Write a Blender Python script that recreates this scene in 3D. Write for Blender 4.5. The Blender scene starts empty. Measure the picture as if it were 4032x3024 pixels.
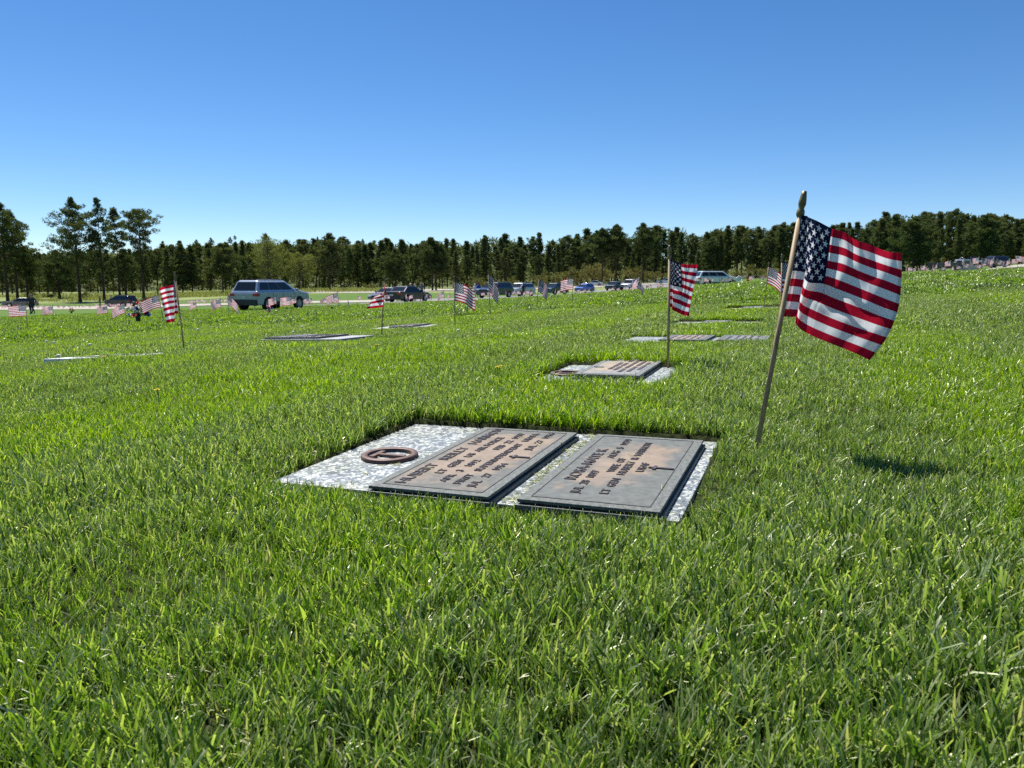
import bpy, math, random
import numpy as np
from mathutils import Vector, Matrix, Euler, Quaternion

R = math.radians
rnd = random.Random(7)
SC = bpy.context.scene
COL = SC.collection

# ------------------------------------------------------------------ camera
FPX, CX, CY, HOR = 3000.0, 2016.0, 1512.0, 1110.0      # photo pixels
PITCH = math.atan((CY - HOR) / FPX)
CAMH = 0.5
cam_d = bpy.data.cameras.new('camera')
cam = bpy.data.objects.new('camera', cam_d)
COL.objects.link(cam)
cam.location = (0, 0, CAMH)
cam.rotation_euler = (math.pi / 2 - PITCH, 0, 0)
cam_d.sensor_width = 36
cam_d.lens = FPX / 4032 * 36
cam_d.clip_start = 0.02
cam_d.clip_end = 3000
cam_d.dof.use_dof = True
cam_d.dof.focus_distance = 2.25
cam_d.dof.aperture_fstop = 14.0
SC.camera = cam

# ------------------------------------------------------------------ light
SUN = Vector((-0.30, 0.45, 1.0)).normalized()
sun_el = math.asin(SUN.z)
sun_az = math.atan2(SUN.x, SUN.y)
w = bpy.data.worlds.new("World")
SC.world = w
w.use_nodes = True
wn = w.node_tree
bg = wn.nodes['Background']
sky = wn.nodes.new('ShaderNodeTexSky')
sky.sky_type = 'NISHITA'
sky.sun_disc = False
sky.sun_elevation = sun_el
sky.sun_rotation = sun_az
sky.altitude = 2100
sky.air_density = 1.0
sky.dust_density = 0.25
sky.ozone_density = 4.0
hs = wn.nodes.new('ShaderNodeHueSaturation')
hs.inputs['Saturation'].default_value = 1.22
hs.inputs['Hue'].default_value = 0.502
wn.links.new(sky.outputs[0], hs.inputs['Color'])
wn.links.new(hs.outputs[0], bg.inputs[0])
bg.inputs[1].default_value = 0.074
sl = bpy.data.lights.new('sun', 'SUN')
sl.energy = 5.0
sl.angle = R(0.5)
sl.color = (1.0, 0.95, 0.87)
so = bpy.data.objects.new('sun', sl)
COL.objects.link(so)
so.rotation_euler = SUN.to_track_quat('Z', 'Y').to_euler()
SC.view_settings.view_transform = 'Standard'
SC.view_settings.look = 'None'
SC.view_settings.exposure = 0.85
SC.view_settings.gamma = 1.0
SC.cycles.use_denoising = False
SC.cycles.max_bounces = 8
SC.cycles.diffuse_bounces = 3
SC.cycles.transparent_max_bounces = 8

# ------------------------------------------------------------------ helpers
def tag(o, label=None, cat=None, group=None, kind=None):
    if label: o['label'] = label
    if cat: o['category'] = cat
    if group: o['group'] = group
    if kind: o['kind'] = kind
    return o

def link(o, parent=None):
    COL.objects.link(o)
    if parent: o.parent = parent
    return o

def empty(name, loc=(0, 0, 0), rz=0.0, label=None, cat=None, group=None, rot=None):
    o = bpy.data.objects.new(name, None)
    o.empty_display_size = 0.1
    link(o)
    o.location = loc
    o.rotation_euler = rot if rot else (0, 0, rz)
    return tag(o, label, cat, group)

class MB:
    """collects verts, faces, material indices and uvs; build() links one mesh object"""
    def __init__(s):
        s.v = []; s.f = []; s.m = []; s.uv = {}; s.smooth = []
    def add(s, vs, fs, m=0, sm=False):
        b = len(s.v)
        s.v += [tuple(x) for x in vs]
        for f in fs:
            s.f.append([b + i for i in f]); s.m.append(m); s.smooth.append(sm)
        return b
    def box(s, c, d, m=0, rot=None):
        x, y, z = d[0] / 2, d[1] / 2, d[2] / 2
        vs = [Vector((i * x, j * y, k * z)) for i in (-1, 1) for j in (-1, 1) for k in (-1, 1)]
        if rot: vs = [rot @ v for v in vs]
        vs = [v + Vector(c) for v in vs]
        s.add(vs, [(0, 1, 3, 2), (4, 6, 7, 5), (0, 4, 5, 1), (2, 3, 7, 6), (0, 2, 6, 4), (1, 5, 7, 3)], m)
    def tube(s, pts, rad, n=8, m=0, cap=True, sm=True):
        pts = [Vector(p) for p in pts]
        if not isinstance(rad, (list, tuple)): rad = [rad] * len(pts)
        vs = []; up = Vector((0, 0, 1))
        for i, p in enumerate(pts):
            d = (pts[min(i + 1, len(pts) - 1)] - pts[max(i - 1, 0)])
            if d.length < 1e-9: d = Vector((0, 0, 1))
            d.normalize()
            a = d.cross(up)
            if a.length < .05: a = d.cross(Vector((0, 1, 0)))
            a.normalize(); b = d.cross(a)
            for k in range(n):
                t = 2 * math.pi * k / n
                vs.append(p + (a * math.cos(t) + b * math.sin(t)) * rad[i])
        fs = []
        for i in range(len(pts) - 1):
            for k in range(n):
                k2 = (k + 1) % n
                fs.append((i * n + k, i * n + k2, (i + 1) * n + k2, (i + 1) * n + k))
        if cap:
            fs.append(tuple(range(n - 1, -1, -1)))
            fs.append(tuple((len(pts) - 1) * n + k for k in range(n)))
        s.add(vs, fs, m, sm)
    def lathe(s, prof, n=16, m=0, c=(0, 0, 0), axis='z', sm=True, mat=None):
        vs = []
        for r, z in prof:
            for k in range(n):
                t = 2 * math.pi * k / n
                p = Vector((r * math.cos(t), r * math.sin(t), z))
                if axis == 'y': p = Vector((p.x, p.z, p.y))
                if mat: p = mat @ p
                vs.append(p + Vector(c))
        fs = []
        for i in range(len(prof) - 1):
            for k in range(n):
                k2 = (k + 1) % n
                fs.append((i * n + k, i * n + k2, (i + 1) * n + k2, (i + 1) * n + k))
        s.add(vs, fs, m, sm)
    def prism(s, poly, z0, z1, m=0, fn=None):
        n = len(poly)
        fn = fn or (lambda a, b, h: (a, b, h))
        vs = [fn(a, b, z0) for a, b in poly] + [fn(a, b, z1) for a, b in poly]
        fs = [tuple(range(n - 1, -1, -1)), tuple(range(n, 2 * n))]
        fs += [(i, (i + 1) % n, n + (i + 1) % n, n + i) for i in range(n)]
        s.add(vs, fs, m)
    def mesh(s, name, mats):
        me = bpy.data.meshes.new(name)
        me.from_pydata(s.v, [], s.f)
        if not isinstance(mats, (list, tuple)): mats = [mats]
        for x in mats: me.materials.append(x)
        me.polygons.foreach_set('material_index', s.m)
        me.polygons.foreach_set('use_smooth', s.smooth)
        me.update()
        return me
    def build(s, name, mats, parent=None, bevel=0):
        o = bpy.data.objects.new(name, s.mesh(name, mats))
        link(o, parent)
        if bevel:
            b = o.modifiers.new('bevel', 'BEVEL'); b.width = bevel; b.segments = 2; b.limit_method = 'ANGLE'
            b.angle_limit = R(35)
        return o

def np_mesh(name, V, F, mats, smooth=True, uv=None):
    me = bpy.data.meshes.new(name)
    V = np.asarray(V, np.float32); F = np.asarray(F, np.int32)
    n = F.shape[1]
    me.vertices.add(len(V)); me.vertices.foreach_set('co', V.ravel())
    me.loops.add(F.size); me.loops.foreach_set('vertex_index', F.ravel())
    me.polygons.add(len(F)); me.polygons.foreach_set('loop_start', np.arange(len(F), dtype=np.int32) * n)
    me.update(calc_edges=True)
    me.polygons.foreach_set('use_smooth', np.full(len(F), smooth))
    if uv is not None:
        l = me.uv_layers.new(name='UVMap')
        l.data.foreach_set('uv', np.asarray(uv, np.float32)[F.ravel()].ravel())
    for x in (mats if isinstance(mats, (list, tuple)) else [mats]): me.materials.append(x)
    me.update()
    return me

# ---- node expression helper
class E:
    def __init__(s, nt, k): s.nt = nt; s.k = k
    def _o(s, op, *a, clamp=False):
        n = s.nt.nodes.new('ShaderNodeMath'); n.operation = op; n.use_clamp = clamp
        for i, x in enumerate((s,) + a):
            if isinstance(x, E): s.nt.links.new(x.k, n.inputs[i])
            else: n.inputs[i].default_value = x
        return E(s.nt, n.outputs[0])
    def __add__(s, o): return s._o('ADD', o)
    def __sub__(s, o): return s._o('SUBTRACT', o)
    def __mul__(s, o): return s._o('MULTIPLY', o)
    def __truediv__(s, o): return s._o('DIVIDE', o)
    def lt(s, o): return s._o('LESS_THAN', o)
    def gt(s, o): return s._o('GREATER_THAN', o)
    def rnd(s): return s._o('ROUND')
    def abs(s): return s._o('ABSOLUTE')
    def cl(s): return s._o('ADD', 0.0, clamp=True)

class MT:
    def __init__(s, name, base=(0.5, 0.5, 0.5), rough=0.6, metal=0.0, spec=0.5):
        s.m = bpy.data.materials.new(name); s.m.use_nodes = True
        s.nt = s.m.node_tree
        s.b = s.nt.nodes['Principled BSDF']
        s.out = s.nt.nodes['Material Output']
        s.b.inputs['Base Color'].default_value = (*base, 1)
        s.b.inputs['Roughness'].default_value = rough
        s.b.inputs['Metallic'].default_value = metal
        s.b.inputs['Specular IOR Level'].default_value = spec
    def n(s, t, **kw):
        x = s.nt.nodes.new(t)
        for k, v in kw.items(): setattr(x, k, v)
        return x
    def l(s, a, b): s.nt.links.new(a, b)
    def coord(s, kind='Object'):
        return s.n('ShaderNodeTexCoord').outputs[kind]
    def pos(s): return s.n('ShaderNodeNewGeometry').outputs['Position']
    def noise(s, vec, scale, detail=3, rough=0.5):
        x = s.n('ShaderNodeTexNoise'); x.inputs['Scale'].default_value = scale
        x.inputs['Detail'].default_value = detail; x.inputs['Roughness'].default_value = rough
        s.l(vec, x.inputs['Vector']); return x.outputs['Fac']
    def ramp(s, fac, stops, interp='LINEAR'):
        x = s.n('ShaderNodeValToRGB'); x.color_ramp.interpolation = interp
        e = x.color_ramp.elements
        while len(e) < len(stops): e.new(0.5)
        for i, (p, c) in enumerate(stops):
            e[i].position = p
            e[i].color = (*c, 1) if isinstance(c, (tuple, list)) else (c, c, c, 1)
        s.l(fac, x.inputs[0]); return x.outputs[0]
    def mix(s, fac, a, b, mode='MIX'):
        x = s.n('ShaderNodeMix', data_type='RGBA', blend_type=mode)
        for i, q in ((0, fac), (6, a), (7, b)):
            if isinstance(q, E): q = q.k
            if isinstance(q, bpy.types.NodeSocket): s.l(q, x.inputs[i])
            elif i == 0: x.inputs[i].default_value = q
            else: x.inputs[i].default_value = (*q, 1)
        return x.outputs[2]
    def bump(s, h, strength=0.3, dist=0.01):
        x = s.n('ShaderNodeBump'); x.inputs['Strength'].default_value = strength
        x.inputs['Distance'].default_value = dist
        s.l(h, x.inputs['Height']); s.l(x.outputs[0], s.b.inputs['Normal'])
    def base(s, c): s.l(c, s.b.inputs['Base Color'])

def simple(name, base, rough=0.6, metal=0.0, var=0.15, scale=12.0, spec=0.5):
    t = MT(name, base, rough, metal, spec)
    f = t.noise(t.coord(), scale, 4)
    lo = tuple(c * (1 - var) for c in base); hi = tuple(min(1, c * (1 + var)) for c in base)
    t.base(t.ramp(f, [(0.3, lo), (0.7, hi)]))
    return t.m

def sss(a, b, x):
    t = np.clip((x - a) / (b - a), 0, 1)
    return t * t * (3 - 2 * t)

def vnoise(x, y, seed=0):
    """smooth value noise in [-1,1]"""
    xi = np.floor(x).astype(np.int64); yi = np.floor(y).astype(np.int64)
    fx = x - xi; fy = y - yi
    fx = fx * fx * (3 - 2 * fx); fy = fy * fy * (3 - 2 * fy)
    def h(a, b):
        n = (a * 374761393 + b * 668265263 + seed * 974634777) & 0x7fffffff
        n = ((n ^ (n >> 13)) * 1274126177) & 0x7fffffff
        return ((n ^ (n >> 16)) & 0xffff) / 32767.5 - 1
    return (h(xi, yi) * (1 - fx) + h(xi + 1, yi) * fx) * (1 - fy) + (h(xi, yi + 1) * (1 - fx) + h(xi + 1, yi + 1) * fx) * fy

# ------------------------------------------------------------------ terrain
ct, st = math.cos(PITCH), math.sin(PITCH)
def ray(u, v):
    """direction of a photo pixel, scaled to world y = 1"""
    dz = CY - v
    y = FPX * ct + dz * st
    return (u - CX) / y, (-FPX * st + dz * ct) / y
def at(u, v, Y):
    a, b = ray(u, v)
    return Vector((a * Y, Y, CAMH + b * Y))
PA, PB = 0.020, 0.0147
CTRL = [(2630, 1449, 4.3), (3074, 1322, 6.5), (3108, 1262, 8.9), (3008, 1209, 11.9), (728, 1402, 6.3), (1502, 1330, 8.5),
        (1792, 1288, 10.5), (1931, 1246, 11.5), (2113, 1219, 16), (2253, 1200, 18.5), (2517, 1168, 24), (109, 1304, 18.6),
        (209, 1272, 29), (499, 1280, 23), (648, 1278, 16.5), (902, 1261, 18.8), (876, 1252, 26), (778, 1237, 40),
        (1092, 1236, 28), (1146, 1246, 24.5), (1222, 1222, 40), (1337, 1233, 24), (1694, 1199, 42), (1751, 1202, 34.5),
        (1774, 1190, 52), (0, 1264, 33), (0, 1214, 115), (300, 1212, 118), (480, 1211, 122), (300, 1189, 150), (30, 1185, 150),
        (0, 1165, 200), (600, 1160, 200), (700, 1232, 44), (1000, 1223, 47), (700, 1203, 80), (1350, 1190, 85), (1520, 1192, 66),
        (1100, 1150, 160), (1700, 1143, 165), (1950, 1173, 88), (2050, 1167, 100), (2180, 1162, 115), (2300, 1154, 130),
        (2420, 1146, 140), (2480, 1139, 140), (2330, 1124, 195), (2000, 1142, 200), (2600, 1118, 190), (2800, 1132, 95),
        (2735, 1130, 60), (2920, 1117, 50), (3550, 1079, 45), (3550, 1086, 75), (4032, 1062, 35), (4032, 1067, 60),
        (4000, 1059, 90), (4032, 1037, 160), (3700, 1065, 180), (3200, 1085, 190), (3400, 1150, 14), (4000, 1140, 12),
        (3500, 1105, 25), (2300, 1300, 8), (200, 1345, 12), (3900, 1085, 22)]
def tps_fit():
    P = []; Z = []
    for u, v, Y in CTRL:
        a, b = ray(u, v)
        P.append((a * 2.2, math.log(Y))); Z.append(CAMH + b * Y)
    for Y in (1.5, 3.0, 4.2):
        for a in (-.6, -.2, .2, .6):
            P.append((a * 2.2, math.log(Y)))
            Z.append(PA * a * Y + PB * Y)
    P = np.array(P); Z = np.array(Z); n = len(P)
    d = np.linalg.norm(P[:, None] - P[None], axis=2)
    K = np.where(d > 0, d * d * np.log(np.maximum(d, 1e-9)), 0) + np.eye(n) * 0.05
    T = np.hstack([np.ones((n, 1)), P])
    A = np.zeros((n + 3, n + 3)); A[:n, :n] = K; A[:n, n:] = T; A[n:, :n] = T.T
    return P, np.linalg.solve(A, np.concatenate([Z, np.zeros(3)]))
TP, TW = tps_fit()
def height0(X, Y):
    X = np.asarray(X, float); Y = np.asarray(Y, float)
    sh = X.shape; X = X.ravel(); Y = Y.ravel()
    r = np.maximum(np.hypot(X, Y), 1e-6)
    a = np.clip(np.arctan2(X, Y), -.66, .66)
    s = np.tan(a); Ye = np.clip(r * np.cos(a), 2.0, 240.0)
    q = np.stack([s * 2.2, np.log(Ye)], 1)
    out = np.empty(len(q))
    for i in range(0, len(q), 60000):
        p = q[i:i + 60000]
        d2 = ((p[:, None] - TP[None]) ** 2).sum(2)
        K = 0.5 * d2 * np.log(np.maximum(d2, 1e-12))
        out[i:i + 60000] = K @ TW[:-3] + TW[-3] + p @ TW[-2:]
    pl = PA * X + PB * Y
    k = sss(3.4, 6.2, r)
    return ((1 - k) * pl + k * out).reshape(sh)
def hz(x, y): return float(height0(np.array([x]), np.array([y]))[0])
_Yg = np.exp(np.linspace(math.log(0.6), math.log(239), 1500))
def hit(u, v):
    """first point of the ground along a photo pixel"""
    a, b = ray(u, v)
    g = CAMH + b * _Yg - height0(a * _Yg, _Yg)
    i = np.argmax(g <= 0)
    if g[i] > 0: i = len(_Yg) - 1
    if i > 0 and g[i] <= 0:
        t = g[i - 1] / (g[i - 1] - g[i]); Y = _Yg[i - 1] + t * (_Yg[i] - _Yg[i - 1])
    else: Y = _Yg[i]
    return Vector((a * Y, Y, hz(a * Y, Y)))

# grave slabs: origin, axis along the lettering (away), size -- the cemetery's grid shares one direction
def onplane(u, v, up=0.0):
    a, b = ray(u, v)
    Y = (up - CAMH) / (b - PA * a - PB)
    return Vector((a * Y, Y, PA * a * Y + PB * Y + up))
p1 = [onplane(*q, up=.022) for q in ((1451.9, 1909.6), (1911.7, 1681.7), (2270.9, 1702.9), (1922.8, 1958))]
p2 = [onplane(*q, up=.022) for q in ((2033.5, 1965), (2356.6, 1707), (2769.6, 1734.6), (2600.3, 2014))]
e = (p1[1] - p1[0]) + (p1[2] - p1[3]) + (p2[1] - p2[0]) + (p2[2] - p2[3])
GA = math.atan2(e.y, e.x) # direction of the lettering
E1 = Vector((math.cos(GA), math.sin(GA))); E2 = Vector((E1.y, -E1.x))  # E2: to the right, nearer
def fit(q):
    c = sum(q, Vector()) / 4
    L = ((q[1] - q[0]).xy.dot(E1) + (q[2] - q[3]).xy.dot(E1)) / 2
    W = ((q[3] - q[0]).xy.dot(E2) + (q[2] - q[1]).xy.dot(E2)) / 2
    return c, L, W
c1, L1, W1 = fit(p1)
c2, L2, W2 = fit(p2)
print('plates', c1, L1, W1, c2, L2, W2, math.degrees(GA))
# SLABS: (centre xy, half length along E1, half width along E2)
def loc2(a, b, o): return o + E1 * a + E2 * b
PL, PW = (L1 + L2) / 2, (W1 + W2) / 2
fl = onplane(1630.7, 1669).xy; nl = onplane(1091, 1889).xy; fr = onplane(2836, 1738.7).xy
slabL = (fl - nl).dot(E1) + .02; 
bmin = min(fl.dot(E2), nl.dot(E2)); bmax = fr.dot(E2)
amax = (fl.dot(E1) + fr.dot(E1)) / 2; amin = amax - max(slabL, PL + .03)
SA = dict(c=E1 * (amin + amax) / 2 + E2 * (bmin + bmax) / 2, hl=(amax - amin) / 2, hw=(bmax - bmin) / 2)
print('slab', SA)
def slab_at(u, v, hl, hw, anchor='fl'):
    p = hit(u, v).xy
    if anchor == 'fl': c = p - E1 * hl + E2 * hw
    elif anchor == 'fr': c = p - E1 * hl - E2 * hw
    elif anchor == 'fc': c = p - E1 * hl
    return dict(c=c, hl=hl, hw=hw)
HL, HW = SA['hl'], SA['hw']
SB = slab_at(2248, 1437, HL, .30)
SCc = slab_at(2500, 1333, HL, HW * .98)
SD = slab_at(2672, 1265, HL, HW * .98)
SE_ = slab_at(2868, 1211, HL, HW * .8)
SF_ = slab_at(2843, 1189, HL, HW)
SL1 = slab_at(722, 1408, .34, .31, 'fr')
SL2 = slab_at(1177, 1334, .34, .50)
SL3 = slab_at(1560, 1289, .34, .36)
SL0 = slab_at(70, 1566, HL, .45, 'fr')
SM1 = slab_at(1800, 1246, HL, .5)
SM2 = slab_at(2303, 1191, HL, .5)
SM3 = slab_at(2375, 1179, HL, .6)
SLABS = [SA, SB, SCc, SD, SE_, SF_, SL1, SL2, SL3, SL0, SM1, SM2, SM3]
for s_ in SLABS[1:]:
    s_['z'] = hz(*s_['c'])
def slab_dist(X, Y):
    """signed distance to the nearest slab rectangle (negative inside)"""
    d = np.full(np.shape(X), 1e9)
    for s in SLABS:
        a = (X - s['c'].x) * E1.x + (Y - s['c'].y) * E1.y
        b = (X - s['c'].x) * E2.x + (Y - s['c'].y) * E2.y
        da = np.abs(a) - s['hl']; db = np.abs(b) - s['hw']
        d = np.minimum(d, np.where((da > 0) & (db > 0), np.hypot(da, db), np.maximum(da, db)))
    return d

def slab_edge(X, Y, dd):
    """turf stands above each slab's far edge and is trimmed low along its near edge"""
    r = np.hypot(X, Y)
    k = (1 - sss(.02, .30, np.maximum(dd, 0)))
    out = np.full(np.shape(X), 1e9); sgn = np.zeros(np.shape(X))
    for s in SLABS:
        d = np.hypot(X - s['c'].x, Y - s['c'].y)
        a = (X - s['c'].x) * .20 + (Y - s['c'].y)
        m = d < out
        out = np.where(m, d, out); sgn = np.where(m, a / s['hl'], sgn)
    f = np.clip(sgn, -1, 1)
    near_main = np.hypot(X - SB['c'].x, Y - SB['c'].y) > .95
    return k * np.where(f > 0, .014 * f, .017 * f * near_main)

def build_ground():
    ang = np.concatenate([np.radians(np.linspace(-180, -46, 20)), np.radians(np.linspace(-44, 44, 330)), np.radians(np.linspace(46, 180, 20))])
    rad = np.concatenate([[0.02, .2], np.exp(np.linspace(math.log(.35), math.log(12), 640)), np.exp(np.linspace(math.log(12.2), math.log(1500), 260))])
    A, Rr = np.meshgrid(ang, rad)
    X = Rr * np.sin(A); Y = Rr * np.cos(A)
    Z = height0(X, Y)
    near = Rr < 30
    lump = (vnoise(X * 5, Y * 5, 3) * .004 + vnoise(X * 1.3, Y * 1.3, 9) * .008)
    Z = Z + lump * near * sss(.0, .25, slab_dist(X, Y))
    dd = slab_dist(X, Y)
    Z = Z + slab_edge(X, Y, dd) - .09 * (1 - sss(-.02, -.005, dd))
    Z = Z - 25 * sss(300, 900, Rr) * (Y > 0)
    nr, na = X.shape
    V = np.stack([X, Y, Z], 2).reshape(-1, 3)
    i, j = np.meshgrid(np.arange(nr - 1), np.arange(na - 1), indexing='ij')
    i = i.ravel(); j = j.ravel()
    F = np.stack([i * na + j, i * na + j + 1, (i + 1) * na + j + 1, (i + 1) * na + j], 1)[:, ::-1]
    t = MT('lawn_ground', (.05, .06, .02), .95, spec=.1)
    p = t.pos()
    sep = t.n('ShaderNodeSeparateXYZ'); t.l(p, sep.inputs[0])
    ln = t.n('ShaderNodeVectorMath', operation='LENGTH'); t.l(p, ln.inputs[0])
    far = t.ramp((E(t.nt, ln.outputs['Value']) / 60.0).k, [(.25, 0.0), (.75, 1.0)])
    soil = t.ramp(t.noise(p, 60, 5), [(.3, (.010, .010, .004)), (.55, (.022, .030, .008)), (.75, (.04, .05, .014))])
    gr = t.ramp(t.noise(p, .5, 4), [(.3, (.055, .105, .018)), (.7, (.10, .17, .035))])
    gr = t.mix(.5, gr, t.ramp(t.noise(p, 9, 3), [(.3, (.03, .07, .012)), (.7, (.12, .19, .04))]))
    dry = t.ramp(t.noise(p, .15, 3), [(.35, (.12, .17, .05)), (.65, (.22, .24, .10))])
    dm = (E(t.nt, sep.outputs[1]) - 138).cl() * (E(t.nt, sep.outputs[0]) * -1 + 25).cl()
    gr = t.mix(dm, gr, dry)
    t.base(t.mix(far, soil, gr))
    t.bump(t.noise(p, 30, 4), .6, .02)
    o = bpy.data.objects.new('lawn_ground', np_mesh('lawn_ground', V, F, t.m))
    link(o); tag(o, kind='structure')
build_ground()

# ------------------------------------------------------------------ roads
def road(name, near, far, off, mat):
    us = sorted(set([p[0] for p in near] + [p[0] for p in far]))
    us = np.arange(us[0], us[-1] + 1, 12.0)
    nn = np.interp(us, [p[0] for p in near], [p[1] for p in near])
    ff = np.interp(us, [p[0] for p in far], [p[1] for p in far])
    V = []; k = 6
    for u, a, b in zip(us, nn, ff):
        P, Q = hit(u, a), hit(u, b)
        for i in range(k + 1):
            q = P.lerp(Q, i / k); V.append((q.x, q.y, hz(q.x, q.y) + off))
    F = []
    for i in range(len(us) - 1):
        for j in range(k):
            a = i * (k + 1) + j
            F.append((a, a + k + 1, a + k + 2, a + 1))
    o = bpy.data.objects.new(name, np_mesh(name, V, F, mat, True)); link(o); tag(o, kind='structure')
tm = MT('pale_road', (.4, .36, .3), .9)
tm.base(tm.ramp(tm.noise(tm.pos(), 1.2, 5), [(.3, (.25, .225, .195)), (.7, (.34, .31, .27))]))
PALE = tm.m
tm = MT('grey_road', (.2, .2, .2), .9)
tm.base(tm.ramp(tm.noise(tm.pos(), .9, 5), [(.3, (.13, .13, .13)), (.7, (.19, .185, .18))]))
GREY = tm.m
road('access_road', [(-300, 1281), (0, 1268), (253, 1257), (455, 1248), (707, 1235), (900, 1225), (1217, 1212), (1420, 1205), (1687, 1190), (1851, 1182), (2105, 1172), (2232, 1165), (2346, 1153), (2460, 1147), (2586, 1139), (2640, 1136)],
     [(-300, 1275), (0, 1261.5), (253, 1251), (455, 1239.5), (707, 1226), (900, 1216), (1217, 1203), (1420, 1196), (1687, 1177), (1851, 1173), (2105, 1163), (2232, 1157), (2346, 1145), (2460, 1131), (2586, 1121), (2640, 1118)], .03, GREY)
road('side_road', [(-300, 1227), (0, 1221), (400, 1218), (700, 1208), (1000, 1199), (1250, 1194), (1430, 1192), (1560, 1190)],
     [(-300, 1213), (0, 1208), (400, 1207), (700, 1199), (1000, 1192), (1250, 1186), (1430, 1183), (1560, 1181)], .045, PALE)
road('far_road', [(1100, 1155), (1470, 1154), (1750, 1146), (1890, 1144), (2100, 1139), (2350, 1132), (2600, 1122), (2700, 1118)],
     [(1100, 1147), (1470, 1145), (1750, 1138), (1890, 1137), (2100, 1131), (2350, 1123), (2600, 1114), (2700, 1110)], .06, PALE)
road('east_road', [(3890, 1062), (4032, 1051), (4200, 1042)], [(3890, 1056), (4032, 1041), (4200, 1031)], .05, PALE)

# pale kerb line along the near drive on the left
# ------------------------------------------------------------------ hill behind the forest
def build_hill():
    prof = [(-600, 1000), (300, 990), (700, 968), (950, 944), (1050, 950), (1150, 956), (1400, 948), (1560, 962), (1750, 962), (2000, 980), (2500, 1010), (3200, 975), (4700, 960)]
    us = np.linspace(-600, 4700, 160); vt = np.interp(us, [a for a, b in prof], [b for a, b in prof])
    V = []; rows = [(300, 0), (340, .35), (380, .75), (430, 1.0), (520, 1.02), (700, .5)]
    for u, v in zip(us, vt):
        a, b = ray(u, v)
        top = CAMH + b * 430 - 2.0
        for Y, k in rows:
            V.append((a * Y, Y, -6 + (top + 6) * k + (math.sin(u * .03 + Y) * .4)))
    n = len(rows); F = []
    for i in range(len(us) - 1):
        for j in range(n - 1):
            F.append((i * n + j, (i + 1) * n + j, (i + 1) * n + j + 1, i * n + j + 1))
    t = MT('hill_scrub', (.1, .12, .04), .95, spec=.1)
    t.base(t.ramp(t.noise(t.pos(), .12, 6, .7), [(.3, (.03, .042, .018)), (.5, (.09, .11, .04)), (.7, (.14, .155, .06))]))
    t.bump(t.noise(t.pos(), .3, 5), 1.0, 3.0)
    o = bpy.data.objects.new('hill', np_mesh('hill', V, F, t.m)); link(o); tag(o, kind='structure')
build_hill()

# ------------------------------------------------------------------ grass
def grass_material():
    t = MT('grass_blade', (.1, .2, .03), .5)
    at_ = t.n('ShaderNodeAttribute', attribute_name='bc')      # r: random shade, g: along blade, b: dry flag
    sp = t.n('ShaderNodeSeparateColor'); t.l(at_.outputs['Color'], sp.inputs[0])
    p = t.pos()
    rnd_ = sp.outputs[0]; along = sp.outputs[1]; dryf = sp.outputs[2]
    band = t.n('ShaderNodeAttribute', attribute_name='band', attribute_type='INSTANCER').outputs['Fac']
    patch2 = t.noise(p, 2.6, 3, .6)
    info = t.n('ShaderNodeObjectInfo').outputs['Random']
    bright = t.ramp(rnd_, [(0, (.038, .110, .001)), (.5, (.155, .290, .002)), (1, (.42, .54, .010))])
    blue = t.ramp(rnd_, [(0, (.035, .085, .014)), (.5, (.125, .215, .055)), (1, (.38, .46, .20))])  # paler bluish patch tone, with the lawn's sheen put into the colour
    f = (E(t.nt, band) * .75 + E(t.nt, patch2) * .4)
    c = t.mix(t.ramp(f.k, [(.42, 0.0), (.70, 1.0)]), bright, blue)
    c = t.mix((E(t.nt, info) * .35).k, c, (.16, .25, .02))
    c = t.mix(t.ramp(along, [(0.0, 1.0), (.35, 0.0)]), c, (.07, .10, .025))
    tip = t.ramp(along, [(.90, 0.0), (.96, .6)])
    c = t.mix(tip, c, (.52, .54, .27))
    c = t.mix(dryf, c, (.52, .50, .30))
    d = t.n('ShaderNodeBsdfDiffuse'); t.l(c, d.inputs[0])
    tr = t.n('ShaderNodeBsdfTranslucent')
    t.l(t.mix(1.0, c, (1.15, 1.25, .45), 'MULTIPLY'), tr.inputs[0])
    m1 = t.n('ShaderNodeMixShader'); m1.inputs[0].default_value = .56
    t.l(d.outputs[0], m1.inputs[1]); t.l(tr.outputs[0], m1.inputs[2])
    g = t.n('ShaderNodeBsdfGlossy'); g.inputs['Roughness'].default_value = .52
    g.inputs['Color'].default_value = (.85, .88, .70, 1)
    fr = t.n('ShaderNodeFresnel'); fr.inputs[0].default_value = 1.45
    m2 = t.n('ShaderNodeMixShader')
    t.l((E(t.nt, fr.outputs[0]) * .20).k, m2.inputs[0]); t.l(m1.outputs[0], m2.inputs[1]); t.l(g.outputs[0], m2.inputs[2])
    t.l(m2.outputs[0], t.out.inputs[0])
    return t.m
GM = grass_material()
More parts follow.
